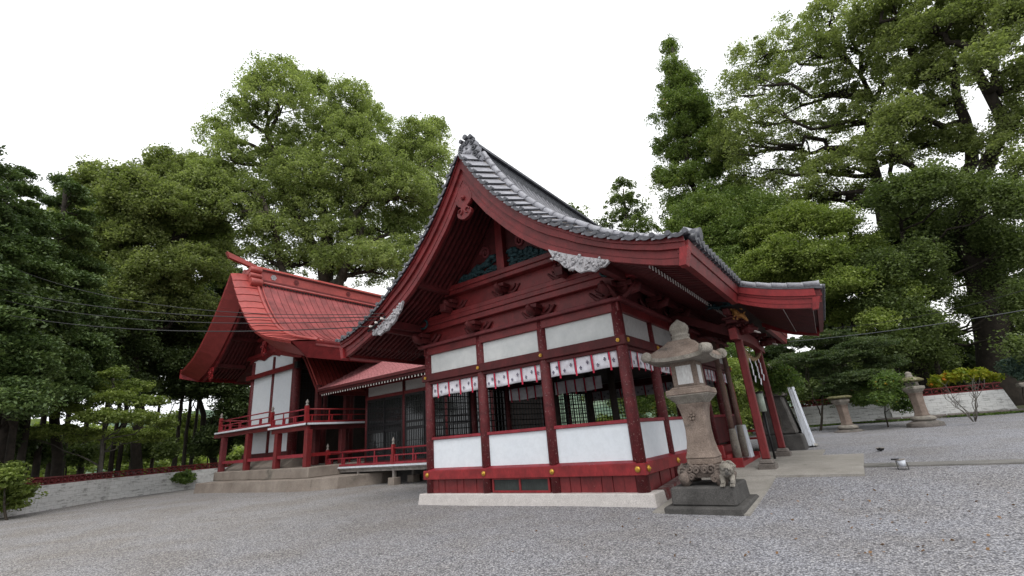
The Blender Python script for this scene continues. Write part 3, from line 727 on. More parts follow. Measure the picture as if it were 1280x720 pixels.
# frog-leg struts with carved heads on two tiers and the corner brackets
def bracket(x, z, k, par=hall):
    mb = MB()
    mb.box(-.09*k, .09*k, -.30*k, 0, -.02*k, .12*k); mb.box(-.15*k, .15*k, -.36*k, -.06*k, .12*k, .22*k)
    mb.tube([(0, -.25*k, .02*k), (0, -.42*k, .06*k), (0, -.5*k, .14*k), (.01, -.46*k, .2*k)], [.09*k, .10*k, .07*k, .03*k], 8)
    for s in (-1, 1):
        mb.tube([(s*.1*k, -.05, 0), (s*.26*k, -.07, -.07*k), (s*.38*k, -.06, .03*k), (s*.5*k, -.05, .16*k)], [.06*k, .055*k, .045*k, .03*k], 8)
        mb.tube([(s*.2*k, -.06, .05*k), (s*.32*k, -.07, .12*k), (s*.36*k, -.06, .2*k)], [.04*k, .035*k, .02*k], 6)
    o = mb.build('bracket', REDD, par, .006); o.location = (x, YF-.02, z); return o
for x in (-8.07, -6.03): bracket(x, 4.44, 1.0)
bracket(-10.12, 4.44, 1.15); bracket(-3.98, 4.44, 1.15)
for x in (-8.9, -7.0, -5.15): bracket(x, 5.27, .95)
for x in (-8.95, -5.05):
    mb = MB(); mb.tube([(x, YF-.2, 5.2), (x, YF-.5, 5.22)], [.1, .1], 8); mb.box(x-.11, x+.11, YF-.55, YF-.48, 5.12, 5.34); hp('beam_nose', mb, REDD, .01)
mb = MB(); mb.box(-4.75, -4.60, YF-.60, YF-.52, 5.14, 5.28); hp('white_beam_nose', mb, TIPW)
# twisted tie beams from the gable wall forward to the bargeboards with pale carved ends
for s in (-1, 1):
    mb = MB(); x = XC+s*3.25
    mb.box(x-.11, x+.11, YG0+.1, YF-.25, 4.76, 4.98); hp('purlin', mb, REDD, .01)
    mb = MB(); x = XC+s*1.98; mb.box(x-.1, x+.1, YG0+.1, YF-.3, 5.66, 5.84); hp('purlin', mb, REDD, .01)
    # carved pale board hanging under the bargeboard
    a0, a1 = (2.38, 3.70) ; K = 12
    topc = [(XC+s*lerp(a0, a1, k/K), interp(lerp(a0, a1, k/K), BOT)+.02) for k in range(K+1)]
    botc = [(p[0], p[1]-.03-(.36 if s > 0 else .34)*math.sin(PI*min(1, (k/K)))**.6*(1-.25*(k/K))-.03*math.sin(k*2.3)) for k, p in enumerate(topc)]
    mb = MB(); mb.band(topc, botc, 1, YG0+.0, YG0+.07)
    rg = random.Random(5+s)
    for k in range(46):
        j = rg.randrange(1, K); f_ = rg.random(); p = topc[j]; q = botc[j]
        c = (p[0]+rg.uniform(-.05, .05), YG0+.0, lerp(p[1], q[1], f_)); r0 = rg.uniform(.025, .055)
        mb.tube([(c[0], c[1]+.02, c[2]), (c[0]+rg.uniform(-.04, .04), c[1]-.035, c[2]+rg.uniform(-.03, .03))], [r0, r0*.5], 7)
    hp('pale_carving', mb, SILVER)
    mb = MB(); pts = [(XC+s*(3.05+.17*math.cos(a)), YF-.27, 4.99+.13*math.sin(a)) for a in [PI*(.2+1.5*k/12) for k in range(13)]]
    mb.tube(pts, .03, 6); pts = [(XC+s*(3.2+.12*k/6), YF-.27, 5.09-.24*(k/6)) for k in range(7)]; mb.tube(pts, .035, 6); hp('scroll_carving', mb, TURQ)
# gable pendant under the peak
mb = MB()
outline = [(-.12, .05), (-.20, -.08), (-.27, -.24), (-.27, -.38), (-.20, -.48), (-.11, -.54), (-.12, -.60), (-.20, -.62), (-.25, -.69), (-.23, -.78), (-.15, -.85), (-.05, -.89), (0, -.90), (.05, -.89), (.15, -.85), (.23, -.78), (.25, -.69), (.20, -.62), (.12, -.60), (.11, -.54), (.20, -.48), (.27, -.38), (.27, -.24), (.20, -.08), (.12, .05)]
mb.prism([(XC+a, 7.86+c*1.02) for a, c in outline], 1, YG0+.02, YG0+.12)
mb.tube([(XC, YG0+.03, 7.55), (XC, YG0-.05, 7.55)], [.085, .05], 6); mb.tube([(XC, YG0-.04, 7.55), (XC, YG0-.07, 7.55)], [.03, .02], 8)
for s in (-1, 1): mb.tube([(XC+s*(.12+.07*math.cos(a)), YG0+.0, 7.17+.07*math.sin(a)) for a in [k*.6 for k in range(9)]], .02, 6)
hp('gable_pendant', mb, RED, .008)
# side: brackets, purlin and dark boarding above the plate
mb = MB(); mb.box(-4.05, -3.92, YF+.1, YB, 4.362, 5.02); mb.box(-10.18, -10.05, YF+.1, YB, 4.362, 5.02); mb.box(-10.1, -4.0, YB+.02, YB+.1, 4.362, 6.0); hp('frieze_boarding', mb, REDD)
mb = MB(); mb.box(-3.70, -3.56, YG0+.2, YB+1, 4.66, 4.86); hp('purlin', mb, REDD, .01)
mb = MB(); mb.box(-10.44, -10.30, YG0+.2, YB+1, 4.66, 4.86); hp('purlin', mb, REDD, .01)
def bracket_side(y, k=1.1):
    mb = MB(); mb.box(0, .30*k, -.09*k, .09*k, -.02, .12*k); mb.box(.06*k, .42*k, -.16*k, .16*k, .12*k, .22*k)
    mb.tube([(.25*k, 0, .02), (.45*k, 0, .06), (.53*k, 0, .16*k)], [.09*k, .10*k, .05*k], 8)
    for s in (-1, 1): mb.tube([(.05, s*.1*k, 0), (.07, s*.26*k, -.06), (.06, s*.4*k, .04), (.05, s*.5*k, .14)], [.06, .055, .045, .03], 8)
    o = mb.build('bracket', REDD, hall, .006); o.location = (-3.92, y, 4.44)
for y in PYS: bracket_side(y)
mb = MB()
pts = [(-3.72+.16*math.cos(a), YF-.02, 4.72+.12*math.sin(a)) for a in [k*.5 for k in range(12)]]; mb.tube(pts, [.04-.002*k for k in range(12)], 7); mb.tube([(-3.88, YF, 4.62), (-3.45, YF, 4.66)], [.05, .03], 7); hp('scroll_carving', mb, TURQ)
# ---------------------------------------------------------------- porch of the worship hall
KT = [(-2.05, 4.72), (-1.7, 4.58), (-1.4, 4.47), (-1.1, 4.37), (-.8, 4.29), (-.5, 4.22), (-.28, 4.18)]
KB = [(-2.05, 4.33), (-1.7, 4.14), (-1.4, 4.01), (-1.1, 3.91), (-.8, 3.84), (-.5, 3.78), (-.34, 3.74)]
mb = MB(); mb.band([(x, z-.0) for x, z in KT], [(x+.0, z+.26) for x, z in KB[:-1]]+[(-.28, 3.99)], 1, KY0+.1, KY1-.1); hp('porch_roof_boarding', mb, REDD)
for y, sg in ((KY0, 1), (KY1, -1)):
    mb = MB(); mid = [(x, lerp(b_[1], t_[1], .5)) for (x, _), t_, b_ in zip(KT, KT, KB)]
    q3 = [(x, lerp(b_[1], t_[1], .62)) for (x, _), t_, b_ in zip(KT, KT, KB)]; q1 = [(x, lerp(b_[1], t_[1], .27)) for (x, _), t_, b_ in zip(KT, KT, KB)]; q0 = [(x, lerp(b_[1], t_[1], .23)) for (x, _), t_, b_ in zip(KT, KT, KB)]
    mb.band(mid, KB, 1, y, y+sg*.1); mb.band(q3, [(p[0], p[1]+.003) for p in mid], 1, y-sg*.02, y+sg*.1); mb.band(q1, q0, 1, y-sg*.01, y-sg*.0005)
    mb.band(KT, [(p[0], p[1]+.003) for p in q3], 1, y-sg*.05, y+sg*.1)
    hp('porch_bargeboard', mb, REDB)
mb = MB(); mb.box(-.30, -.20, KY0+.02, KY1-.02, 3.86, 4.0); mb.box(-.29, -.16, KY0+.02, KY1-.02, 4.004, 4.16); hp('porch_fascia', mb, RED)
mb = MB(); mb.hexa([(-.42, KY0-.03, 3.72), (-.30, KY0-.03, 3.72), (-.30, KY0+.12, 3.72), (-.42, KY0+.12, 3.72), (-.36, KY0-.03, 3.99), (-.21, KY0-.03, 3.99), (-.21, KY0+.12, 3.99), (-.36, KY0+.12, 3.99)]); hp('bargeboard_end', mb, REDB)
y = KY0+.16
while y < KY1-.1:
    mb = MB(); w_ = .03
    top = [(-3.0, 4.94), (-2.05, 4.55), (-1.4, 4.20), (-1.0, 4.04)]; mb.band(top, [(a, c-.09) for a, c in top], 1, y-w_, y+w_, 0); mb.box(-.998, -.992, y-w_+.003, y+w_-.003, 3.955, 4.036, 1)
    top = [(-1.15, 4.11), (-.8, 4.0), (-.40, 3.89)]; mb.band(top, [(a, c-.075) for a, c in top], 1, y-w_, y+w_, 0); mb.box(-.398, -.392, y-w_+.003, y+w_-.003, 3.82, 3.886, 1)
    mb.build('porch_rafter', [REDD, TIPW], hall); y += .122
# porch roof tiles
mb = MB(); E_ = [(x, z+.03) for x, z in KT]
mb.band([(x, z+.07) for x, z in KT]+[(-.12, 4.2)], [(x, z+.005) for x, z in KT]+[(-.12, 4.14)], 1, KY0-.06, KY1+.06, 1)
for sg, y in ((1, KY0-.02), (-1, KY1+.02)):
    for i in range(6):
        a, c = lerp(-2.0, -.15, i/6), lerp(-2.0, -.15, (i+1)/6)
        f_ = lambda x: interp(x, KT)+.10
        mb.tube([(a, y, f_(a)), (c-.04, y, f_(c)-.006), (c, y, f_(c)-.006)], [.066, .068, .078], 10, 0)
y = KY0+.2
while y < KY1:
    mb.tube([(x, y, z+.11) for x, z in KT]+[(-.10, y, 4.24)], .05, 7, 0); mb.tube([(-.11, y, 4.235), (-.06, y, 4.22)], [.058, .06], 10, 1); y += .22
hp('porch_roof_tiles', mb, [TILE, TILED])
# the porch eave runs in slightly towards its far end
for o in list(hall.children):
    if o.name.split('.')[0] in ('porch_roof_boarding', 'porch_bargeboard', 'porch_fascia', 'porch_rafter', 'porch_roof_tiles') or (o.name.startswith('bargeboard_end') and min(v.co.x for v in o.data.vertices) > -1):
        for v in o.data.vertices: v.co.x -= .27*(v.co.y-12)/4.75*max(0, min(1, (v.co.x+2.05)/1.7))
# porch pillars on two-step stone bases
for x, y in ((-2.2, 12.86), (-2.22, 15.75)):
    g0 = gz(x, y)+.045
    mb = MB(); mb.box(-.19, .19, -.19, .19, g0-.03, g0+.11); o = mb.build('pillar_base', OLDST, hall, .012); o.location = (x, y, 0)
    mb = MB(); mb.hexa([(-.16, -.16, g0+.112), (.16, -.16, g0+.112), (.16, .16, g0+.112), (-.16, .16, g0+.112), (-.13, -.13, g0+.21), (.13, -.13, g0+.21), (.13, .13, g0+.21), (-.13, .13, g0+.21)]); m2 = mb.build('pillar_base', OLDST, hall, .02); m2.location = (x, y, 0)
    mb = MB(); mb.box(-.088, .088, -.088, .088, g0+.212, 3.78); o = mb.build('porch_pillar', RED, hall, .02); o.location = (x, y, 0)
    mb = MB(); mb.box(-.17, .17, -.17, .17, 3.78, 3.86); mb.box(-.13, .13, -.42, .42, 3.86, 3.96); mb.box(-.34, .34, -.1, .1, 3.865, 3.955); mb.box(-.19, .19, -.5, .5, 3.962, 4.02)
    o = mb.build('bracket', REDD, hall, .012); o.location = (x, y, 0)
# rainbow beam between the porch pillars, shrimp beams back to the hall
mb = MB(); n_ = 14; mb.band([(lerp(12.3, 16.3, k/n_), 3.70+.08*math.sin(PI*k/n_)) for k in range(n_+1)], [(lerp(12.3, 16.3, k/n_), 3.42+.07*math.sin(PI*k/n_)) for k in range(n_+1)], 0, -2.29, -2.11); hp('porch_beam', mb, RED, .01)
for y in (12.86, 15.75):
    mb = MB(); top = [(lerp(-2.2, -3.95, k/10), 3.80+.62*sm(k/10)+.1*math.sin(PI*k/10)) for k in range(11)]; mb.band(top, [(p[0], p[1]-.24) for p in top], 1, y-.08, y+.08); hp('porch_beam', mb, REDD, .01)
mb = MB(); mb.box(-2.27, -2.13, 12.05, 16.7, 4.03, 4.17); hp('purlin', mb, REDD, .01)
# carved beast noses on the pillar heads and dragon carvings beneath the roof
def blob(mb, c, n, spread, r0, r1, seed, mi=0):
    rg = random.Random(seed)
    for k in range(n):
        p = Vector([c[i]+rg.uniform(-1, 1)*spread[i] for i in range(3)]); q = p+Vector([rg.uniform(-1, 1)*spread[i]*.6 for i in range(3)]); r_ = rg.uniform(r0, r1)
        mb.tube([p, (p+q)/2+Vector((0, 0, r_*.4)), q], [r_*.55, r_, r_*.45], 7, mi)
    return mb
for y in (12.86, 15.75):
    mb = MB(); blob(mb, (-1.93, y, 3.70), 12, (.12, .09, .11), .04, .075, 31); mb.tube([(-2.1, y, 3.68), (-1.85, y, 3.70), (-1.70, y, 3.64)], [.11, .12, .06], 10)
    mb.tube([(-1.78, y-.05, 3.62), (-1.66, y-.05, 3.56)], [.03, .012], 6, 1); mb.tube([(-1.78, y+.05, 3.62), (-1.66, y+.05, 3.56)], [.03, .012], 6, 1); hp('beast_head', mb, [REDD, TIPW])
    mb = MB(); blob(mb, (-2.2, y-.32, 3.66), 12, (.09, .1, .11), .04, .07, 32); mb.tube([(-2.2, y-.1, 3.66), (-2.2, y-.4, 3.68), (-2.2, y-.52, 3.62)], [.1, .11, .05], 10); hp('beast_head', mb, REDD)
mb = MB(); blob(mb, (-2.28, 12.24, 4.33), 26, (.30, .06, .09), .03, .065, 33); mb.tube([(-2.35, 12.1, 4.42), (-2.2, 12.08, 4.46), (-2.05, 12.1, 4.40)], [.02, .035, .02], 6, 1); hp('carving', mb, [TURQ, TIPW])
ORN = paint('ochre_carving', (0.34, 0.16, 0.045), 0.6, chips=(.5, .35, .15), chip_amt=.4, var=.4, scale=15)
mb = MB(); pts = [(-2.12+.32*k/8, 12.45-.1*k/8, 4.17-.32*k/8+.03*math.sin(k*1.4)) for k in range(9)]; mb.tube(pts, [.035, .06, .075, .07, .06, .06, .055, .04, .02], 9); blob(mb, (-1.98, 12.4, 4.05), 10, (.14, .03, .14), .02, .035, 8); hp('carving', mb, ORN)
# wooden steps with red sides
mb = MB()
for k in range(3): mb.box(-3.82+.33*k, -3.82+.33*(k+1)-.003, 13.3, 15.5, .30, .84-.17*k)
mb.box(-3.82, -2.80, 13.18, 13.295, .28, .60); mb.box(-3.82, -2.80, 15.505, 15.62, .28, .60); mb.box(-3.82, -3.2, 13.17, 13.298, .603, .92)
hp('entrance_steps', mb, REDB, .01)
# side doors of the entrance bay
mb = MB(); mb.box(-4.02, -3.96, 13.3, 13.8, .86, 3.2); hp('side_leaf', mb, DARKW)
mb = MB(); mb.box(-4.02, -3.96, 15.0, 15.5, .86, 3.2); hp('side_leaf', mb, DARKW)
# ---- things standing in the porch
def thing_at(u, v, z): p = onplane(u, v, 2, z); return p
for u, v, yy, top, r_, lab in ((920, 560, 13.95, 3.7, .075, 'weathered brown round post with grey foot, nearer of the two on the porch steps'), (929, 554, 14.75, 3.7, .07, 'weathered brown round post with grey foot, farther of the two on the porch steps')):
    p = onplane(u, v, 1, yy); t = empty('wooden_post', p, lab, 'post', 'weathered posts in the porch')
    mb = MB(); mb.tube([(0, 0, .50), (.01, 0, 1.3), (0, .01, 2.2), (0, 0, top-p.z)], [r_, r_*.96, r_*.92, r_*.9], 12); mb.build('shaft', BROWNW, t)
    mb = MB(); mb.lathe((0, 0, 0), [(r_*1.5, -.35), (r_*1.45, .1), (r_*1.2, .4), (r_*1.05, .50)], 14); mb.build('foot', LANTG, t)
p = onplane(934, 568, 1, 14.9); t = empty('banner_stand', p, 'white box base carrying a slim red pole beside the porch steps', 'stand')
mb = MB(); mb.hexa([(-.17, -.2, -.1), (.15, -.2, -.1), (.15, .2, -.1), (-.17, .2, -.1), (-.13, -.17, .80), (.10, -.17, .80), (.10, .17, .80), (-.13, .17, .80)]); mb.build('base', SIGNW, t, .015)
mb = MB(); mb.box(-.055, .045, -.05, .05, .80, 2.0); mb.build('pole', REDB, t, .01)
p = thing_at(951, 560, .42); t = empty('low_red_fence', (p.x, p.y+.6, gz(p.x, p.y)+.05), 'low bright red barrier with two rails between the porch pillars', 'barrier')
mb = MB()
mb.box(-.7, .7, -.03, .03, .16, .24); mb.box(-.7, .7, -.03, .03, .44, .52); mb.build('rail', REDB, t, .006)
for x in (-.62, .0, .62): q = MB(); q.box(x-.035, x+.035, -.04, .04, 0, .62); q.build('post', REDB, t, .006)
# hanging string of gourd-like ochre charms
p = onplane(940, 500, 1, 14.2); t = empty('charm_string', (p.x, 14.2, 1.0), 'hanging string of small ochre and orange charms beside the white box base', 'charms')
CH = paint('charm_ochre', (.42, .2, .06), .6, var=.5, scale=20)
mb = MB(); mb.tube([(0, 0, 0), (0, 0, 2.3)], .012, 6); mb.build('cord', TIPW, t)
rg = random.Random(2)
for k in range(9): q = MB(); q.lathe((rg.uniform(-.05, .05), rg.uniform(-.04, .04), .08+k*.11), [(.01, 0), (.05, .02), (.055, .05), (.03, .085), (.01, .1)], 10); q.build('charm', CH, t)
# glass lamp cylinder on a stand
p = onplane(951, 500, 1, 15.0); t = empty('lamp_cylinder', (p.x, 15.0, gz(-2, 15)+.04), 'pale green glass cylinder lantern seen between the two red porch pillars', 'lantern')
GRN = paint('pale_green_glass', (.42, .50, .42), .3, var=.05)
mb = MB(); mb.tube([(0, 0, 0), (0, 0, 1.25)], .03, 8); mb.build('stand', BLACK, t)
mb = MB(); mb.lathe((0, 0, 1.27), [(.09, 0), (.09, .5)], 16); mb.build('shade', GRN, t)
mb = MB(); mb.lathe((0, 0, 1.772), [(.11, 0), (.1, .04), (.02, .07)], 16); mb.build('cap', BLACK, t)
# sacred rope with white paper streamers under the porch beam
t = empty('sacred_rope', (-2.2, 14.3, 3.35), 'twisted straw rope with white zigzag paper streamers under the porch beam', 'rope')
ROPE = paint('straw', (.30, .22, .12), .9, var=.3, scale=20, grain=(30, 30, 30))
mb = MB()
for ph in (0, PI): mb.tube([(.03*math.cos(k*.7+ph), -1.3+2.6*k/50, .03*math.sin(k*.7+ph)-.25*math.sin(PI*k/50)) for k in range(51)], .036, 6)
mb.build('rope', ROPE, t)
def streamer(y, z, k=1):
    q = MB(); 
    for i in range(4):
        o_ = .06*(i % 2); q.hexa([(-.004, y+o_-.06*k, z-.17*(i+1)*k), (.004, y+o_-.06*k, z-.17*(i+1)*k), (.004, y+o_+.06*k, z-.17*(i+1)*k-.03), (-.004, y+o_+.06*k, z-.17*(i+1)*k-.03), (-.004+.01*i, y+o_-.06*k, z-.17*i*k), (.004+.01*i, y+o_-.06*k, z-.17*i*k), (.004+.01*i, y+o_+.06*k, z-.17*i*k-.03), (-.004+.01*i, y+o_+.06*k, z-.17*i*k-.03)])
    return q.build('paper_streamer', CLOTH, t)
for y, z in ((-1.15, -.05), (-.45, -.22), (.35, -.25), (1.0, -.1)): streamer(y, z)
mb = MB(); mb.tube([(0, -1.2, 0), (.05, -1.22, -.35), (.02, -1.2, -.62)], [.05, .06, .015], 8); mb.build('tassel', ROPE, t)
# ---------------------------------------------------------------- curtains: white cloth, dark crests, red ribbons
def crest(mb, x, z, y, q, flip):
    # small dark crest: round head over spreading leaf shapes
    for a, c, r_ in [(0, .42, .22), (-.32, .02, .22), (.32, .02, .22), (0, -.08, .2), (-.14, -.5, .16), (.14, -.5, .16)]:
        if flip: c = -c
        n_ = 8; b = [(x+q*a+q*r_*math.cos(2*PI*k/n_), y, z+q*c+q*r_*math.sin(2*PI*k/n_)) for k in range(n_)]
        mb.add(b, [list(range(n_))], 1)
    mb.add([(x-q*.04, y+.0005, z-q*.7), (x+q*.04, y+.0005, z-q*.7), (x+q*.04, y+.0005, z+q*.6), (x-q*.04, y+.0005, z+q*.6)], [(0, 1, 2, 3)], 1)
def curtain(a, b_, npan, off, loc, rz, label, group, ztop=3.20, h=.36, marks=True, par=None):
    """built along local +x from a to b_, facing local -y"""
    t = empty('valance_curtain', loc, label, 'curtain', group, rz=rz)
    W = (b_-a)/npan; mb = MB(); rg = random.Random(int(a*77)+int(loc[0]*13)+int(loc[1]*7)); nx_ = npan*6
    wav = lambda x, f_: .012*math.sin(x*9+loc[0])*f_+.006*math.sin(x*31)*f_
    drp = lambda x: .012*math.sin(x*5.3+loc[1])
    rows = 4; v = []; f = []
    for j in range(rows+1):
        for i in range(nx_+1): x = lerp(a, b_, i/nx_); v.append((x, wav(x, j/rows), ztop-(h+drp(x))*j/rows))
    for j in range(rows):
        for i in range(nx_): k = j*(nx_+1)+i; f.append((k, k+1, k+nx_+2, k+nx_+1))
    mb.add(v, f, 0, True)
    ribs = []; x = a+off
    while x < b_-.02: ribs.append(x); x += W
    if marks:
        es = [a]+ribs+[b_]
        for i, (p, q) in enumerate(zip(es, es[1:])):
            w_ = q-p
            if w_ < .25: crest(mb, (p+q)/2, ztop-.2, -.03, .075, False); continue
            crest(mb, p+w_*.30, ztop-.25, -.026, .068, False); crest(mb, p+w_*.72, ztop-.15, -.026, .068, i % 2 == 1)
    c = mb.build('cloth', [CLOTH, CREST], t); sl = c.modifiers.new('thickness', 'SOLIDIFY'); sl.thickness = .002
    for x in ribs:
        q = MB(); q.hexa([(x-.022, -.012, ztop-h-.055), (x+.022, -.012, ztop-h-.055), (x+.022, -.004, ztop-h-.055), (x-.022, -.004, ztop-h-.055), (x-.020, -.03, ztop), (x+.020, -.03, ztop), (x+.020, -.022, ztop), (x-.020, -.022, ztop)], 0)
        q.hexa([(x-.045, .0, ztop-h+.03), (x-.018, .0, ztop-h+.03), (x-.018, .006, ztop-h+.03), (x-.045, .006, ztop-h+.03), (x-.045, -.018, ztop), (x-.018, -.018, ztop), (x-.018, -.014, ztop), (x-.045, -.014, ztop)], 1)
        q.build('ribbon', [RIB, CREST], t)
    return t
G1 = 'white crested curtains hung along the worship hall'
lab = ['left', 'middle', 'right']
for i, (p, q) in enumerate(zip(PX, PX[1:])):
    curtain(p+.16, q-.13, 4.35 and 4, [.22, .30, .26][i], (0, YF-.02, 0), 0, 'white curtain with dark crests and red ribbons in the %s bay of the hall front' % lab[i], G1)
for i, (p, q) in enumerate(zip(PYS, PYS[1:])):
    if i == 2: continue
    curtain(p+.14, q-.14, 4, .2, (-3.96, 0, 0), PI/2, ['white crested curtain on the side of the hall, just right of its corner pillar', 'white crested curtain on the side of the hall, just behind the stone lantern', '', 'white curtain in the first side bay beyond the porch steps', 'white curtain in the last side bay far beyond the porch'][i], G1)
for i, (p, q) in enumerate(zip(PX, PX[1:])):
    curtain(p+.1, q-.1, 4, .2, (0, YB-.06, 0), 0, 'dim curtain hanging inside the hall at the %s of its far wall' % lab[i], 'dim curtains deep inside the worship hall', h=.4)
for i in range(2):
    curtain(-9.9+i*1.9, -8.2+i*1.9, 5, .1, (0, 13.1, 0), 0, ['dim curtain inside the hall seen through the left bay', 'dim curtain inside the hall seen through the middle bay'][i], 'dim curtains deep inside the worship hall', ztop=3.15, h=.4, marks=False)
# ================================================================ railing helper (vermilion balustrade)
def finial_post(name, x, y, z, h, par, r=.065, mat=REDB):
    mb = MB(); mb.box(-r, r, -r, r, 0, h, 0)
    mb.lathe((0, 0, h+.001), [(r*1.0, 0), (r*1.0, .05), (r*.6, .07), (r*.6, .11), (r*.95, .15), (r*.9, .20), (r*.45, .25), (r*.1, .31)], 12, 1)
    o = mb.build(name, [mat, GREYW], par); o.location = (x, y, z); return o
def railing(par, p, q, z, h=.62, posts=True, mat=REDRAIL, over=.0):
    p = Vector((p[0], p[1], 0)); q = Vector((q[0], q[1], 0)); L = (q-p).length; a = math.atan2(q.y-p.y, q.x-p.x)
    t = bpy.data.objects.new('railing', None)
    mb = MB(); mb.tube([(-over, 0, h), (L/2, 0, h), (L+over, 0, h)], .036, 8)
    mb.box(0, L, -.028, .028, h*.58-.025, h*.58+.025); mb.box(0, L, -.05, .05, .02, .11)
    n_ = max(2, int(L/1.05))
    for i in range(n_+1):
        x = L*i/n_; x = min(max(x, .05), L-.05); mb.box(x-.035, x+.035, -.03, .03, .11, h*.58-.026)
        if i % 2: mb.box(x-.022, x+.022, -.02, .02, h*.58+.026, h-.03)
        if i < n_: x2 = x+.16; mb.box(x2-.03, x2+.03, -.025, .025, .11, h*.58-.026)
    bpy.data.objects.remove(t)
    o = mb.build('railing', mat, par); o.location = (p.x, p.y, z); o.rotation_euler = (0, 0, a); return o
# ================================================================ connecting hall
ch = empty('connecting_hall', (0, 0, 0), 'low hall with pink tiled roof and black lattice doors between the two larger shrine halls', 'shrine hall')
def cp(name, mb, mats, bevel=0): return mb.build(name, mats, ch, bevel)
DX0, DX1 = -22.15, -10.6
mb = MB(); mb.box(DX0-.1, DX1, 13.72, 15.2, .70, .80); cp('veranda_deck', mb, GREYW, .006)
mb = MB(); mb.box(DX0-.14, DX1, 13.66, 13.74, .765, .835); cp('veranda_edge', mb, SIGNW)
mb = MB(); mb.box(DX0, DX1, 13.80, 13.92, .58, .70); mb.box(DX0, DX1, 14.9, 15.0, .55, .70); cp('veranda_beam', mb, GREYW)
for x in (-22.0, -19.6, -17.05, -14.4, -12.0):
    for y in (13.86, 14.95):
        mb = MB(); mb.box(-.06, .06, -.06, .06, .30, .58); o = cp('veranda_post', mb, GREYW); o.location = (x, y, 0)
        mb = MB(); mb.box(-.2, .2, -.2, .2, -.1, .30); o = cp('post_stone', mb, PLAT, .02); o.location = (x, y, 0)
railing(ch, (DX0+.1, 13.78), (-17.1, 13.78), .835, .66); railing(ch, (-16.95, 13.78), (DX1-.2, 13.78), .835, .66); railing(ch, (DX0+.05, 13.85), (DX0+.05, 15.1), .835, .66)
finial_post('railing_post', DX0+.04, 13.78, .80, .86, ch); finial_post('railing_post', -17.02, 13.78, .80, .86, ch)
mb = MB(); mb.box(-22.6, -10.5, 15.35, 19.5, -.1, .62); cp('foundation', mb, LANTD)
CXs = [-20.95, -18.0, -15.1, -12.4]
for x in CXs:
    mb = MB(); mb.tube([(0, 0, .8), (0, 0, 5.0)], .10, 12); o = cp('pillar', mb, REDCOL); o.location = (x, 15.25, 0)
mb = MB(); mb.box(-21.05, -10.3, 15.17, 15.33, 3.98, 4.14); cp('lintel', mb, RED, .01)
mb = MB(); mb.box(-21.05, -10.3, 15.16, 15.34, 4.62, 4.80); cp('head_beam', mb, RED, .01)
mb = MB(); mb.box(-21.05, -10.3, 15.15, 15.33, .80, .95); cp('threshold', mb, REDD, .01)
mb = MB(); mb.box(-21.0, -10.3, 15.24, 15.28, 4.14, 4.62); cp('upper_panel', mb, GREYP)
mb = MB(); mb.box(-21.0, -10.3, 15.9, 15.95, .8, 4.6); cp('inner_wall', mb, DARKW)
GLASS, _n, _b = newmat('dark_glass'); _b.inputs['Base Color'].default_value = (.02, .022, .022, 1); _b.inputs['Roughness'].default_value = .08; _b.inputs['Specular IOR Level'].default_value = .8
for x0, x1 in zip(CXs, CXs[1:]):
    for k in range(2):
        a = lerp(x0+.1, x1-.1, k/2); c = lerp(x0+.1, x1-.1, (k+1)/2); mb = MB(); y = 15.2+.03*k
        mb.box(a, a+.07, y-.02, y+.02, .95, 3.98); mb.box(c-.07, c, y-.02, y+.02, .95, 3.98)
        for z0, z1 in ((.95, 1.05), (3.86, 3.98), (2.28, 2.42), (2.6, 2.7)): mb.box(a+.07, c-.07, y-.018, y+.018, z0, z1)
        xx = a+.18
        while xx < c-.08: mb.box(xx-.013, xx+.013, y-.01, y+.01, 1.05, 3.86); xx += .125
        for zz in (1.4, 1.8, 3.0, 3.3, 3.58): mb.box(a+.07, c-.07, y-.008, y+.008, zz-.012, zz+.012)
        d = mb.build('lattice_door', BLACK, ch); q = MB(); q.box(a+.07, c-.07, y+.012, y+.016, 1.05, 3.86); q.build('pane', GLASS, d)
mb = MB()
for x in CXs: mb.box(x-.09, x+.09, 14.3, 15.3, 4.82, 4.94); mb.box(x-.45, x+.45, 15.14, 15.36, 4.80, 4.93); mb.box(x-.4, x+.4, 13.95, 14.08, 4.70, 4.82)
cp('bracket', mb, REDD, .01)
# roof: front slope, eave boards, rafters with white ends
RS = [(13.38, 4.70), (14.4, 5.20), (15.5, 5.80), (16.5, 6.38), (17.5, 6.98)]
mb = MB(); mb.band(RS, [(y, z-.10) for y, z in RS], 0, -22.55, -9.6); mb.band([(17.5, 6.98), (18.6, 6.32), (19.6, 5.72), (21.4, 4.76)], [(17.5, 6.88), (18.6, 6.22), (19.6, 5.62), (21.4, 4.66)], 0, -22.55, -9.6); cp('roof_boarding', mb, REDD)
mb = MB(); x = -22.6; i = 0
while x < -9.8:                                   # small interlocking tiles, laid in staggered courses
    L_ = 0; k = 0
    for (y0, z0), (y1, z1) in zip(RS, RS[1:]):
        n_ = max(1, int(round(math.hypot(y1-y0, z1-z0)/.27)))
        for j in range(n_):
            ya, yb = lerp(y0, y1, j/n_), lerp(y0, y1, (j+1)/n_); za, zb = lerp(z0, z1, j/n_), lerp(z0, z1, (j+1)/n_); xo = x+(.11 if k % 2 else 0)
            mb.hexa([(xo+.008, ya-.02, za+.012), (xo+.225, ya-.02, za+.012), (xo+.225, yb, zb+.0), (xo+.008, yb, zb+.0), (xo+.008, ya-.02, za+.05), (xo+.225, ya-.02, za+.03), (xo+.225, yb, zb+.012), (xo+.008, yb, zb+.032)]); k += 1
    x += .235; i += 1
cp('roof_tiles', mb, PINK)
mb = MB(); mb.box(-22.62, -9.7, 13.34, 13.42, 4.58, 4.70); mb.box(-22.6, -9.7, 13.44, 13.54, 4.46, 4.578); cp('eave_fascia', mb, REDD)
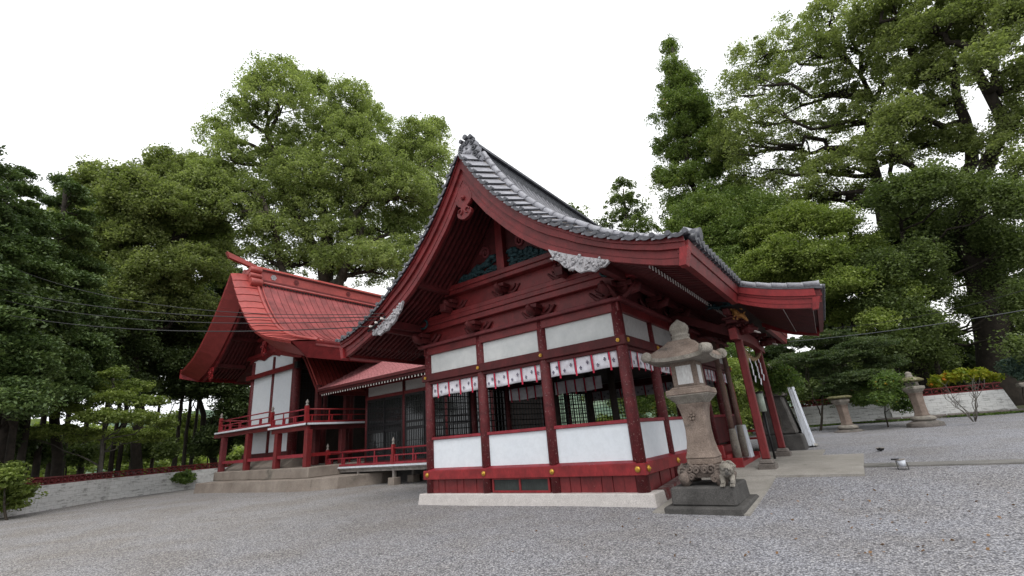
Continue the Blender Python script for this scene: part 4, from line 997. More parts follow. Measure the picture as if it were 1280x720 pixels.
mb = MB(); mb.tube([(-22.6, 17.5, 7.12), (-9.6, 17.5, 7.12)], .14, 10); mb.box(-22.6, -9.6, 17.35, 17.65, 6.93, 7.1); cp('ridge', mb, PINK)
x = -22.4; c_ = 0
while x < -10.4:
    if c_ < 60:
        mb = MB(); mb.hexa([(x-.035, 13.50, 4.36), (x+.035, 13.50, 4.36), (x+.035, 15.2, 4.92), (x-.035, 15.2, 4.92), (x-.035, 13.50, 4.455), (x+.035, 13.50, 4.455), (x+.035, 15.2, 5.02), (x-.035, 15.2, 5.02)], 0); mb.box(x-.033, x+.033, 13.492, 13.498, 4.363, 4.452, 1); mb.build('rafter', [REDD, TIPW], ch)
    x += .205; c_ += 1
# ================================================================ main sanctuary
mh = empty('main_sanctuary', (0, 0, 0), 'far red sanctuary on stone platform with tall curved red metal roof and raised veranda', 'shrine sanctuary')
def mp_(name, mb, mats, bevel=0): return mb.build(name, mats, mh, bevel)
SX = -28.2
S_TOP = [(0, 12.30), (.45, 11.62), (.9, 10.95), (1.35, 10.35), (1.8, 9.82), (2.3, 9.28), (2.9, 8.72), (3.5, 8.22), (4.2, 7.82), (5.0, 7.50), (5.8, 7.25), (6.7, 7.00), (7.6, 6.77)]
def stop(d): return interp(d, S_TOP)
def curve(s, dz=0, dmax=7.6, sc_=1.0):
    out = []
    for d, z in S_TOP:
        if d <= dmax: out.append((SX+s*d, z+dz))
    return out
SG0, SG1 = 10.7, 26.5
for s in (1, -1):
    dm = 7.6 if s > 0 else 5.8
    c0 = curve(s, 0, dm); 
    # main field: standing seams every 0.45 m
    y0, y1 = SG0+1.45, SG1-1.45
    mb = MB(); mb.band(curve(s, 0, dm), curve(s, -.22, dm), 1, y0-.2, y1+.2, 0); mp_('roof_sheet', mb, COPPERW)
    mb = MB(); y = y0+.25
    while y < y1:
        mb.band(curve(s, .03, dm), curve(s, -.01, dm), 1, y-.012, y+.012, 0); y += .42
    mp_('roof_seams', mb, COPPERD)
    # verge strip: curls down towards the gable, cross seams
    for yg, sg in ((SG0, 1), (SG1, -1)):
        # resample strip into 15 overlapping sheets
        tab = [(d, z) for d, z in S_TOP if d <= dm]; P_ = arc(tab, 15)
        mb = MB()
        for a, c in zip(P_, P_[1:]):
            t_ = (c-a).normalized(); nn = Vector((-t_.z, 0, t_.x)); nn = nn if nn.z > 0 else -nn
            def pt(p, y, dz, lift): q = p+nn*lift; return (SX+s*q.x, yg+sg*y, q.z+dz)
            vs = []
            for (p, lf) in ((a, .0), (c, .035)):
                vs += [pt(p, 0, -.16, lf), pt(p, .35, -.07, lf), pt(p, .8, -.01, lf), pt(p, 1.3, .02, lf)]
            mb.add(vs, [(0, 1, 5, 4), (1, 2, 6, 5), (2, 3, 7, 6)], 0, False)
            v2 = [pt(c, 0, -.16, .035), pt(c, .35, -.07, .035), pt(c, .8, -.01, .035), pt(c, 1.3, .02, .035), pt(c, 0, -.16, .0), pt(c, .35, -.07, .0), pt(c, .8, -.01, .0), pt(c, 1.3, .02, .0)]
            mb.add(v2, [(0, 1, 5, 4), (1, 2, 6, 5), (2, 3, 7, 6)], 1, False)
        mp_('verge_sheets', mb, [COPPER, COPPERD])
        # raised rolls between field and strip
        mb = MB()
        mb.tube([(SX+s*p.x, yg+sg*1.36, p.z+.07) for p in P_], .085, 8); mb.tube([(SX+s*p.x, yg+sg*1.62, p.z+.05) for p in P_[1:]], .05, 8); mp_('verge_roll', mb, COPPER)
        # under-verge: face sloping back under the roof, sheeted and seamed
        mb = MB()
        for a, c in zip(P_, P_[1:]):
            def q2(p, y, k):
                i = P_.index(p); t_ = (P_[min(i+1, 15)]-P_[max(i-1, 0)]).normalized(); nn = Vector((t_.z, 0, -t_.x)); nn = nn if nn.z < 0 else -nn
                q = p+nn*k; 
                return (SX+s*max(q.x, 0), yg+sg*y, q.z-.16)
            mb.add([q2(a, 0, 0), q2(c, 0, 0), q2(c, .03, .10), q2(a, .03, .10), q2(c, .95, .62), q2(a, .95, .62)], [(0, 1, 2, 3), (3, 2, 4, 5)], 0)
            e = (c-a)*.05+a
            mb.tube([q2(a, .02, .09), q2(a, .96, .60)], .014, 5, 1)
        mp_('verge_soffit', mb, [paint('verge_sheet_metal', (.27, .042, .04), .45, var=.15) if 'verge_sheet_metal' not in MATS else MATS['verge_sheet_metal'], COPPERD])
        # bargeboard set back under the roof
        hb = [(0, -1.0), (.45, -.98), (.9, -.93), (1.35, -.9), (1.8, -.87), (2.3, -.85), (2.9, -.83), (3.5, -.8), (4.2, -.76), (5.0, -.72), (5.8, -.68), (6.7, -.62), (7.2, -.6)]
        dmb = 6.7 if s > 0 else 5.0
        tp = [(SX+s*d, stop(d)+o_) for d, o_ in hb if d <= dmb]; bt = [(p[0], p[1]-.52+.02*i) for i, p in enumerate(tp)]
        mb = MB(); mb.band(tp, bt, 1, yg+sg*1.05, yg+sg*1.15); mb.band(tp, [(p[0], p[1]-.16) for p in tp], 1, yg+sg*.98, yg+sg*1.048); mp_('bargeboard', mb, RED)
        # rafters and boarding under the overhang
        mb = MB(); mb.band([(SX+s*d, stop(d)-.20) for d, _ in S_TOP if d <= dm-.4], [(SX+s*d, stop(d)-.75) for d, _ in S_TOP if d <= dm-.4], 1, yg+sg*1.2, yg+sg*3.2); mp_('roof_boarding', mb, REDD)
        for k in range(9):
            y = yg+sg*(1.35+k*.22); tb = [(SX+s*d, stop(d)-.752) for d, _ in S_TOP if .3 < d <= dm-.6]; mb = MB(); mb.band(tb, [(p[0], p[1]-.12) for p in tb], 1, y-.05, y+.05); mp_('rafter', mb, REDD)
    # flat left tip cap
    x = SX+s*dm; zt = stop(dm)
    mb = MB()
    if s > 0:
        for (ya, yb, da, db, za, zb) in ((SG0+.02, SG0+1.3, .95, 0, -.17, -.02), (SG0+1.3, SG1-1.3, 0, 0, -.02, -.02), (SG1-1.3, SG1-.02, 0, -.95, -.02, -.17)):
            mb.hexa([(x-.28, ya+da, zt-.80), (x-.20, ya+da, zt-.80), (x-.20, yb+db, zt-.80), (x-.28, yb+db, zt-.80), (x-.12, ya, zt+za), (x+.03, ya, zt+za), (x+.03, yb, zt+zb), (x-.12, yb, zt+zb)])
    else: mb.hexa([(x-.03, SG0+.01, zt-.55), (x+.3, SG0+.9, zt-.75), (x+.3, SG1-.2, zt-.75), (x-.03, SG1, zt-.55), (x-.05, SG0+.01, zt-.0), (x+.02, SG0+.02, zt-.02), (x+.02, SG1-.02, zt-.02), (x-.05, SG1, zt)])
    mp_('eave_fascia', mb, RED if s > 0 else REDB)
mb = MB()
mb.band([(SX+d, stop(d)-.23) for d, _ in S_TOP], [(SX+d, stop(d)-.8) for d, _ in S_TOP], 1, 13.9, SG1-3.2); mb.band([(SX-d, stop(d)-.23) for d, _ in S_TOP if d <= 5.8], [(SX-d, stop(d)-.8) for d, _ in S_TOP if d <= 5.8], 1, 13.9, SG1-3.2); mp_('roof_boarding', mb, REDD)
# ridge box with cap, side rolls, medallions and upturned end board
mb = MB(); R0, R1 = SG0+1.3, SG1-1.3
mb.box(SX-.26, SX+.26, R0, R1, 12.02, 12.62, 0); mb.box(SX-.42, SX+.42, R0, R1, 11.92, 12.02, 1); mb.box(SX-.34, SX+.34, R0-.02, R1+.02, 12.62, 12.70, 1)
mb.hexa([(SX-.40, R0-.05, 12.70), (SX+.40, R0-.05, 12.70), (SX+.40, R1, 12.70), (SX-.40, R1, 12.70), (SX-.12, R0-.05, 12.93), (SX+.12, R0-.05, 12.93), (SX+.12, R1, 12.93), (SX-.12, R1, 12.93)], 0)
for s in (-1, 1):
    mb.tube([(SX+s*.45, R0, 11.78), (SX+s*.45, R1, 11.78)], .10, 8, 0)
    y = R0+.1
    while y < R1: mb.box(SX+s*.50, SX+s*.56, y, y+.10, 11.60, 11.68, 2); mb.box(SX+s*.40, SX+s*.405, y, y+.05, 12.635, 12.69, 2); y += .2
mp_('ridge', mb, [COPPER, COPPERD, BLACK])
for y, mt in ((R0+1.1, SILVER), (R0+2.6, COPPERD), (R0+6.5, COPPERD)):
    mb = MB()
    for k in range(6): a = k*PI/3; mb.tube([(SX+.26, y+.11*math.cos(a), 12.34+.11*math.sin(a)), (SX+.30, y+.11*math.cos(a), 12.34+.11*math.sin(a))], .075, 8)
    mb.tube([(SX+.26, y, 12.34), (SX+.32, y, 12.34)], .06, 8); mp_('medallion', mb, mt)
mb = MB()   # upturned fin on the ridge end
mb.hexa([(SX-.14, R0+.1, 12.70), (SX+.14, R0+.1, 12.70), (SX+.12, R0-1.5, 13.06), (SX-.12, R0-1.5, 13.06), (SX-.14, R0+.1, 12.95), (SX+.14, R0+.1, 12.95), (SX+.14, R0-1.68, 13.42), (SX-.14, R0-1.68, 13.42)]); mp_('ridge_end_fin', mb, COPPER, .01)
mb = MB()   # ridge end ornament
mb.prism([(SX-.62, 11.35), (SX-.55, 11.85), (SX-.40, 12.2), (SX-.36, 12.72), (SX+.36, 12.72), (SX+.40, 12.2), (SX+.55, 11.85), (SX+.62, 11.35), (SX+.3, 11.6), (SX, 11.9), (SX-.3, 11.6)], 1, R0-.30, R0+.02)
for x, z, r_ in ((.40, 12.52, .20), (.48, 12.12, .17), (.58, 11.68, .26), (-.40, 12.52, .20), (-.48, 12.12, .17), (-.58, 11.68, .26), (0, 12.3, .2)): mb.tube([(SX+x, R0-.42, z), (SX+x, R0+.25, z)], [r_, r_], 14)
mp_('ridge_end_ornament', mb, COPPER, .01)
# gable wall
WY = 13.6; WX0, WX1 = -30.55, -25.15
BIGC = [(WX0+.15, .16), (-27.85, .12), (WX1-.12, .25)]
for x, r_ in BIGC:
    mb = MB(); mb.tube([(0, 0, 1.5), (0, 0, 7.3)], [r_, r_*.95], 16); o = mp_('pillar', mb, REDCOL); o.location = (x, WY, 0)
mb = MB(); mb.box(WX0, WX1, WY-.02, WY+.06, 3.05, 7.55); mp_('wall_panel', mb, WHITE)
mb = MB(); mb.box(WX0+.2, WX1-.3, WY-.02, WY+.06, 1.80, 3.04); mp_('lower_wall_panel', mb, WHITE)
mb = MB(); mb.box(WX0-.35, WX1+.1, WY-.26, WY-.12, 6.22, 6.50); mp_('wall_beam', mb, RED, .015)
mb = MB(); mb.box(WX1+.10, WX1+.42, WY-.29, WY-.10, 6.18, 6.54); mp_('beam_cap', mb, BLACK, .01)
mb = MB(); mb.box(WX0-.42, WX0-.351, WY-.27, WY-.11, 6.21, 6.51); mp_('beam_cap', mb, BLACK, .01)
mb = MB(); mb.box(WX0-.2, WX1+.2, WY-.12, WY+.05, 1.56, 1.80); mb.box(WX0-.2, WX1+.2, WY-.10, WY+.05, 2.98, 3.12); mp_('wall_beam', mb, REDD, .01)
gb = [(SX-3.0, 7.45), (SX-2.6, 7.6)]+[(SX-d, stop(d)-.7) for d in (2.6, 2.2, 1.8, 1.35, .9, .45)]+[(SX, 11.3)]+[(SX+d, stop(d)-.7) for d in (.45, .9, 1.35, 1.8, 2.2, 2.6, 3.0)]+[(SX+3.3, 7.35), (SX+3.0, 7.35)]
mb = MB(); mb.prism(gb, 1, WY+.06, WY+.14); mp_('gable_panel', mb, REDD)
mb = MB()
for z0, z1, hw in ((7.55, 7.8, 3.1), (8.6, 8.82, 2.5)): mb.box(SX-hw, SX+hw, WY-.14, WY+.05, z0, z1)
top = [(SX-2.7+5.4*k/12, 7.54) for k in range(13)]; bot = [(p[0], 7.25+.2*abs(math.sin(k*PI/4))) for k, p in enumerate(top)]; mb.band(top, bot, 1, WY-.1, WY-.03)
mb.box(SX-.12, SX+.12, WY-.12, WY+.05, 7.8, 10.6); mp_('gable_beam', mb, RED, .01)
for s, z in ((-1, 7.3), (1, 7.3)):
    mb = MB(); mb.box(SX+s*3.6-.12, SX+s*3.6+.12, 11.85, WY, z-.15, z+.1); mp_('purlin', mb, REDD, .01)
    mb = MB(); mb.box(SX+s*2.0-.12, SX+s*2.0+.12, 11.85, WY, 8.6, 8.82); mp_('purlin', mb, REDD, .01)
# hanging carvings on the bargeboards
for x, z, k in ((SX-3.6, 7.0, 1.2), (SX+3.0, 7.45, 1.2), (SX, 10.6, 1.4)):
    mb = MB(); ol = [(-.16, .1), (-.2, -.1), (-.12, -.25), (-.2, -.34), (-.17, -.48), (-.06, -.52), (0, -.62), (.06, -.52), (.17, -.48), (.2, -.34), (.12, -.25), (.2, -.1), (.16, .1)]
    mb.prism([(x+a*k, z+c*k) for a, c in ol], 1, 11.62, 11.70); blob(mb, (x, 11.6, z-.2*k), 12, (.12*k, .02, .25*k), .03, .06, 9); mp_('hanging_carving', mb, REDB)
# side facing the connecting hall: pillars and black lattices
for i, y in enumerate((15.4, 17.2, 19.0)):
    mb = MB(); mb.tube([(0, 0, 1.0), (0, 0, 6.9)], .17, 14); o = mp_('pillar', mb, REDD); o.location = (WX1-.1, y, 0)
for i, (a, c) in enumerate(((13.75, 15.25), (15.55, 17.05), (17.35, 18.85))):
    lattice('lattice', 'x', WX1-.05, a, c, 3.2, 6.0, .2, .035, mh, BLACK)
mb = MB(); mb.box(WX1-.45, WX1-.35, 13.7, 20.5, 1.0, 7.0); mb.box(WX1-.2, WX1, 13.66, 20.5, 6.2, 6.5); mp_('side_wall', mb, DARKW)
# pent roof over the east veranda with seams down the slope
VT = [(-24.95, 7.45), (-24.25, 6.87), (-23.5, 5.88), (-22.72, 4.80)]
mb = MB(); mb.band(VT, [(x, z-.12) for x, z in VT], 1, 13.5, 20.6); mp_('porch_roof', mb, COPPER)
mb = MB(); y = 13.55
while y < 20.5: mb.band([(x, z+.045) for x, z in VT], [(x, z-.01) for x, z in VT], 1, y-.02, y+.02); y += .26
mp_('porch_roof_seams', mb, COPPERD)
mb = MB(); mb.band([(x-.05, z-.125) for x, z in VT], [(x-.05, z-.33) for x, z in VT], 1, 13.45, 13.57); mb.box(-22.8, -22.66, 13.57, 20.6, 4.46, 4.66); mp_('porch_eave_board', mb, RED)
for y in (13.5, 15.2, 16.9):
    mb = MB(); mb.box(-.13, .13, -.13, .13, 1.0, 5.0); o = mp_('porch_pillar', mb, REDD, .015); o.location = (-22.9, y+.1, 0)
# stone platform
pl = MB()
front = [(-30.35, 11.0), (-27.5, 11.25), (-24.0, 11.45), (-21.6, 11.55), (-20.3, 11.9), (-19.3, 12.6), (-18.6, 14.4)]
for a, c in zip(front, front[1:]):
    pl.hexa([(a[0], a[1]-.04, -.2), (c[0], c[1]-.04, -.2), (c[0]-.1, 15.5, -.2), (a[0], 15.5, -.2), (a[0]+.03, a[1]+.03, .50), (c[0], c[1]+.03, .50), (c[0]-.1, 15.5, .50), (a[0], 15.5, .50)])
pl.box(-30.4, -19.5, 15.2, 26, -.2, .49)
mp_('platform', pl, PLAT, .03)
mb = MB(); mb.box(-31.0, -21.0, 12.15, 24, .5, .97); mp_('upper_platform', mb, PLAT, .03)
mb = MB(); mb.hexa([(WX0-.6, 12.6, .9), (WX1+.8, 12.6, .9), (WX1+.8, 14, .9), (WX0-.6, 14, .9), (WX0-.6, 12.6, .98), (WX1+.8, 12.6, .98), (WX1+.8, 13.6, 1.56), (WX0-.6, 13.6, 1.56)]); mp_('base_slope', mb, PLAT)
# veranda
def deck(x0, x1, z, nm='veranda_deck'):
    mb = MB(); mb.box(x0, x1, 12.25, 13.6, z-.09, z-.01); mp_(nm, mb, GREYW)
    mb = MB(); mb.box(x0-.1, x1+.1, 12.16, 12.27, z-.07, z+.015); mp_('veranda_edge', mb, SIGNW)
    mb = MB(); mb.box(x0-.5 if x0 < -30 else x0, x1, 12.32, 12.5, z-.30, z-.095); mp_('veranda_beam', mb, RED, .01)
deck(-31.5, -25.1, 3.17); deck(-25.0, -21.6, 2.96)
mb = MB(); mb.box(-22.9, -21.6, 13.6, 17.0, 2.87, 2.95); mb.box(-31.5, -30.5, 13.6, 23, 3.08, 3.16); mp_('veranda_deck', mb, GREYW)
mb = MB(); mb.box(-21.6, -21.5, 12.2, 17.0, 2.89, 2.975); mp_('veranda_edge', mb, SIGNW)
mb = MB(); mb.box(-21.95, -21.75, 12.5, 17.0, 2.66, 2.86); mp_('veranda_beam', mb, REDD)
for x, z in ((-30.75, 2.87), (-27.65, 2.87), (-24.45, 2.66), (-21.62, 2.66)):
    mb = MB(); mb.box(-.14, .14, -.14, .14, .96, z); o = mp_('veranda_post', mb, REDFADE if x < -30 else RED, .015); o.location = (x, 12.42, 0)
for y in (14.4, 16.6):
    mb = MB(); mb.box(-.13, .13, -.13, .13, .96, 2.66); o = mp_('veranda_post', mb, REDD, .015); o.location = (-21.85, y, 0)
for a, c, z in ((-30.6, -27.8, 1.46), (-27.5, -24.6, 1.48), (-24.3, -21.77, 1.50)):
    mb = MB(); mb.box(a, c, 12.36, 12.48, z-.08, z+.08); mp_('veranda_tie', mb, REDRAIL)
mb = MB(); mb.box(-21.9, -21.8, 12.56, 16.9, 1.42, 1.58); mp_('veranda_tie', mb, REDB)
railing(mh, (-31.2, 12.32), (-25.15, 12.32), 3.18, .66); railing(mh, (-24.95, 12.32), (-21.75, 12.32), 2.97, .66); railing(mh, (-21.7, 12.4), (-21.7, 16.9), 2.97, .66, mat=REDB); railing(mh, (-31.3, 12.4), (-31.3, 20), 3.18, .66)
for x, y, z in ((-31.25, 12.32, 3.16), (-25.05, 12.32, 2.94), (-21.70, 12.32, 2.94), (-21.7, 16.95, 2.94)): finial_post('railing_post', x, y, z, .85, mh, .08)
# ================================================================ foreground stone lantern
LX, LY = -2.68, 9.50
t = empty('stone_lantern', (LX, LY, 0.0), 'tall carved stone lantern with paper windows and curled roof by the hall corner', 'stone lantern')
def lp_(name, mb, mats, bevel=0): return mb.build(name, mats, t, bevel)
mb = MB(); mb.hexa([(-.76, -.72, -.1), (.72, -.72, -.1), (.74, .72, -.1), (-.74, .72, -.1), (-.74, -.70, .13), (.68, -.70, .14), (.72, .70, .18), (-.72, .70, .16)]); lp_('base_slab', mb, LANTD, .03)
mb = MB(); mb.hexa([(-.60, -.58, .14), (.57, -.58, .14), (.58, .58, .14), (-.58, .58, .14), (-.585, -.56, .44), (.55, -.56, .45), (.56, .56, .46), (-.57, .56, .45)]); lp_('plinth', mb, LANTD, .025)
mb = MB()
mb.hexa([(-.36, -.36, .58), (.36, -.36, .58), (.36, .36, .58), (-.36, .36, .58), (-.42, -.42, .79), (.42, -.42, .79), (.42, .42, .79), (-.42, .42, .79)])
for sx in (-1, 1):
    for sy in (-1, 1):
        mb.tube([(sx*.30, sy*.30, .66), (sx*.36, sy*.36, .56), (sx*.33, sy*.33, .46)], [.15, .12, .10], 10)
rg = random.Random(3)
for face in (('y', 1), ('y', -1), ('x', 1), ('x', -1)):
    for (u_, z_, r_) in ((-.36, .68, .10), (-.20, .73, .08), (-.30, .56, .08), (-.08, .72, .075), (.08, .72, .075), (.20, .72, .09), (.33, .66, .10), (.24, .57, .075), (-.19, .60, .06)):
        c = (u_, -.40*face[1], z_) if face[0] == 'y' else (.40*face[1], u_, z_)
        swirl(mb, c, face, r_, .030, 1.3+rg.random()*.6)
lp_('carved_legs', mb, stone('dark_carved_stone', (.10, .08, .07), (.24, .19, .16), dark=(.05, .047, .043), scale=5, amt=.52), 0)  # legs in a darker tone than the shaft
# small lion crouching at the right front corner
mb = MB(); X0, Y0 = .42, -.40
mb.tube([(X0-.08, Y0+.22, .62), (X0, Y0+.10, .66), (X0+.03, Y0, .70), (X0+.05, Y0-.07, .72)], [.12, .13, .11, .09], 12)
mb.tube([(X0+.05, Y0-.04, .73), (X0+.07, Y0-.13, .69)], [.115, .075], 12)
mb.tube([(X0+.03, Y0-.13, .665), (X0+.11, Y0-.13, .665)], [.03, .03], 8)
for dx in (.02, .12): mb.tube([(X0+dx-.01, Y0-.165, .735), (X0+dx, Y0-.185, .735)], [.025, .015], 8)
mb.tube([(X0+.07, Y0-.16, .71), (X0+.075, Y0-.20, .69)], [.028, .018], 8)
for dx in (-.06, .10): mb.tube([(X0+dx, Y0+.0, .62), (X0+dx+.01, Y0-.05, .52), (X0+dx+.01, Y0-.10, .475)], [.055, .042, .045], 8)
for dx in (-.06, .10):
    for k in (-1, 0, 1): mb.tube([(X0+dx+.01+k*.025, Y0-.12, .475), (X0+dx+.01+k*.027, Y0-.16, .465)], [.02, .015], 6)
for k in range(14):
    a = k*.7; swirl(mb, (X0+.06+.10*math.cos(a), Y0-.03, .74+.09*math.sin(a)), ('y', 1), .035, .014, 1.2, 8)
mb.tube([(X0+.0, Y0+.3, .66), (X0+.06, Y0+.38, .75), (X0+.02, Y0+.4, .82)], [.04, .06, .02], 8)
lp_('carved_lion', mb, LANTG, 0)
mb = MB(); mb.box(-.33, .33, -.33, .33, .792, .90)
prof = [(.345, .90), (.30, 1.02), (.265, 1.2), (.25, 1.42), (.262, 1.62), (.295, 1.80), (.335, 1.90)]
b0 = len(mb.v)
for r_, z in prof: mb.v += [(-r_, -r_, z), (r_, -r_, z), (r_, r_, z), (-r_, r_, z)]
for i in range(len(prof)-1):
    for k in range(4): mb.f.append([b0+i*4+k, b0+i*4+(k+1) % 4, b0+(i+1)*4+(k+1) % 4, b0+(i+1)*4+k]); mb.m.append(0); mb.sm.append(False)
mb.f.append([b0+(len(prof)-1)*4+k for k in range(4)]); mb.m.append(0); mb.sm.append(False)
mb.f.append([b0+k for k in range(4)][::-1]); mb.m.append(0); mb.sm.append(False)
lp_('shaft', mb, LANT, .015)
mb = MB(); 
for k in range(5): a = k*2*PI/5+.3; mb.tube([(-.02+.055*math.cos(a), -.27, 1.66+.055*math.sin(a)), (-.02+.055*math.cos(a), -.315, 1.66+.055*math.sin(a))], [.035, .022], 8)
mb.tube([(-.02, -.27, 1.66), (-.02, -.32, 1.66)], [.03, .02], 8); lp_('carved_crest', mb, LANT)
mb = MB()
mb.hexa([(-.32, -.32, 1.902), (.32, -.32, 1.902), (.32, .32, 1.902), (-.32, .32, 1.902), (-.50, -.50, 2.06), (.50, -.50, 2.06), (.50, .50, 2.06), (-.50, .50, 2.06)], 1)
mb.hexa([(-.50, -.50, 2.062), (.50, -.50, 2.062), (.50, .50, 2.062), (-.50, .50, 2.062), (-.49, -.49, 2.17), (.49, -.49, 2.17), (.49, .49, 2.17), (-.49, .49, 2.17)], 0)
mb.hexa([(-.42, -.42, 2.172), (.42, -.42, 2.172), (.42, .42, 2.172), (-.42, .42, 2.172), (-.36, -.36, 2.22), (.36, -.36, 2.22), (.36, .36, 2.22), (-.36, .36, 2.22)], 0)
lp_('middle_platform', mb, [LANT, LANTG], .015)
mb = MB()
for sx in (-1, 1):
    for sy in (-1, 1): mb.box(sx*.19 if sx > 0 else -.31, .31 if sx > 0 else -.19, sy*.19 if sy > 0 else -.31, .31 if sy > 0 else -.19, 2.222, 2.70)
mb.box(-.305, .305, -.305, .305, 2.62, 2.72); mb.box(-.305, .305, -.305, .305, 2.2225, 2.27)
fb = lp_('firebox', mb, LANT, .008)
for a in range(4):
    q = MB(); q.box(-.195, .195, -.298, -.290, 2.265, 2.625); o = q.build('paper_window', PAPER, fb); o.rotation_euler = (0, 0, a*PI/2)
mb = MB(); N_ = 12; rings = [(.50, 2.70, .0), (.76, 2.70, .08), (.78, 2.77, .10), (.70, 2.83, .06), (.58, 2.91, .02), (.44, 3.00, .01), (.33, 3.08, 0), (.27, 3.14, 0)]
b0 = len(mb.v)
for h_, z_, up_ in rings:
    for e in range(4):
        for k in range(N_):
            u_ = -1+2*k/N_; c_ = up_*abs(u_)**3.0; hh = h_*(1-.05*(1-abs(u_)**2))
            p = [(u_*h_, -hh), (hh, u_*h_), (-u_*h_, hh), (-hh, -u_*h_)][e]; mb.v.append((p[0], p[1], z_+c_))
M_ = 4*N_
for i in range(len(rings)-1):
    for k in range(M_): mb.f.append([b0+i*M_+k, b0+i*M_+(k+1) % M_, b0+(i+1)*M_+(k+1) % M_, b0+(i+1)*M_+k]); mb.m.append(0 if i > 1 else 1); mb.sm.append(i > 1)
mb.f.append([b0+k for k in range(M_)][::-1]); mb.m.append(1); mb.sm.append(False)
mb.f.append([b0+(len(rings)-1)*M_+k for k in range(M_)]); mb.m.append(0); mb.sm.append(False)
for sx in (-1, 1):
    for sy in (-1, 1):
        c = Vector((sx*.72, sy*.72, 2.84)); d = Vector((sx, -sy, 0)).normalized()
        mb.tube([c-d*.13, c-d*.06, c+d*.06, c+d*.13], [.085, .105, .105, .085], 12, 1)
        mb.tube([c-d*.15, c+d*.15], [.045, .045], 10, 1)
lp_('roof', mb, [LANT, LANTG])
mb = MB(); mb.lathe((0, 0, 3.10), [(.23, 0), (.21, .05), (.185, .12), (.205, .135), (.20, .16), (.165, .175), (.19, .21), (.215, .27), (.20, .34), (.15, .40), (.07, .45), (.02, .49)], 16); lp_('finial', mb, LANTG)
for o in list(t.children):
    k = {'base_slab': .94, 'plinth': .95, 'carved_legs': .93, 'carved_lion': 1.0, 'finial': .9, 'roof': .80}.get(o.name.split('.')[0], .78)
    if k != 1.0:
        for v in o.data.vertices: v.co.x *= k; v.co.y *= k
    if o.name.startswith('carved_crest'):
        for v in o.data.vertices: v.co.y -= .012
    for c in o.children:
        for v in c.data.vertices: v.co.x *= k; v.co.y *= k
# ================================================================ walls with red pierced top course
m, n, b = newmat('painted_block_wall'); P = objcoords(n)
br = n.nodes.new('ShaderNodeTexBrick'); br.inputs['Scale'].default_value = 1.0; br.inputs['Brick Width'].default_value = .4; br.inputs['Row Height'].default_value = .192; br.inputs['Mortar Size'].default_value = .006; br.inputs['Mortar Smooth'].default_value = .3
br.inputs['Color1'].default_value = (.68, .68, .67, 1); br.inputs['Color2'].default_value = (.62, .62, .61, 1); br.inputs['Mortar'].default_value = (.34, .335, .32, 1)
sx_ = n.nodes.new('ShaderNodeSeparateXYZ'); cx_ = n.nodes.new('ShaderNodeCombineXYZ'); n.links.new(P, sx_.inputs[0]); n.links.new(sx_.outputs[0], cx_.inputs[0]); n.links.new(sx_.outputs[2], cx_.inputs[1]); n.links.new(cx_.outputs[0], br.inputs['Vector'])
mm = n.nodes.new('ShaderNodeMapping'); mm.inputs['Scale'].default_value = (1.2, 1.2, 5); n.links.new(P, mm.inputs['Vector']); dn = noise(n, 1.6, 7, .72, mm.outputs[0])
col = mix(n, ramp(n, dn.outputs['Fac'], [(.53, 0), (.64, .7)]).outputs[0], br.outputs['Color'], (.15, .15, .14))
n.links.new(col, b.inputs['Base Color']); b.inputs['Roughness'].default_value = .9; bump(n, b, br.outputs['Fac'], .4, -.01); BLOCK = m
m, n, b = newmat('shaded_damp_block_wall'); 
def block_wall(p, q, z, label, group='white block walls with red pierced tops', h=1.15, end_batter=0, lab_end=None, kerb=0):
    p = Vector((p[0], p[1], 0)); q = Vector((q[0], q[1], 0)); L = (q-p).length; a = math.atan2(q.y-p.y, q.x-p.x)
    t = empty('block_wall', (p.x, p.y, z), label, 'wall', group, rz=a)
    mb = MB(); mb.hexa([(0, -.1, -.4), (L+end_batter, -.1, -.4), (L+end_batter, .1, -.4), (0, .1, -.4), (0, -.1, h), (L, -.1, h), (L, .1, h), (0, .1, h)]); mb.build('block_courses', BLOCK, t, .008)
    mb = MB(); z0, z1 = h+.003, h+.36; mb.box(0, L, -.09, .09, z0, z0+.06); mb.box(0, L, -.10, .10, z1-.06, z1); x = 0; k = 0
    while x < L-.05:
        w_ = min(.39, L-x); mb.box(x, x+.035, -.085, .085, z0+.06, z1-.06)
        xm, zm = x+w_/2, (z0+z1)/2
        for s1, s2 in ((-1, -1), (-1, 1), (1, -1), (1, 1)): mb.hexa([(xm, -.08, zm-.02), (xm+s1*.02, -.08, zm+.02), (xm+s1*.02, .08, zm+.02), (xm, .08, zm-.02), (xm+s1*(w_/2-.03), -.08, zm+s2*.11), (xm+s1*(w_/2-.03), -.08, zm+s2*.125), (xm+s1*(w_/2-.03), .08, zm+s2*.125), (xm+s1*(w_/2-.03), .08, zm+s2*.11)])
        mb.tube([(xm, -.086, zm), (xm, .086, zm)], .05, 8)
        x += .39
    mb.build('pierced_top', RED, t)
    return t
lw = [(-26.4, -1.0), (-31.6, 5.0), (-35.0, 8.4), (-36.2, 13.0), (-36.9, 30.0)]
labs = ['near left block wall running out of the picture behind the yellow-green bush', 'left block wall section just right of the yellow-green bush, joints blackened', 'left block wall section behind the thin garden tree', 'left block wall section running back towards the sanctuary platform']
for i in range(4): block_wall(lw[i], lw[i+1], -.02 if i else 0, labs[i])
block_wall((-8.0, 34.3), (1.0, 33.9), .75, 'shaded block wall behind the bush and the maple on the right side')
block_wall((1.02, 33.6), (5.62, 33.2), .75, 'bright white block wall with red pierced top ending at the right edge', end_batter=.35)
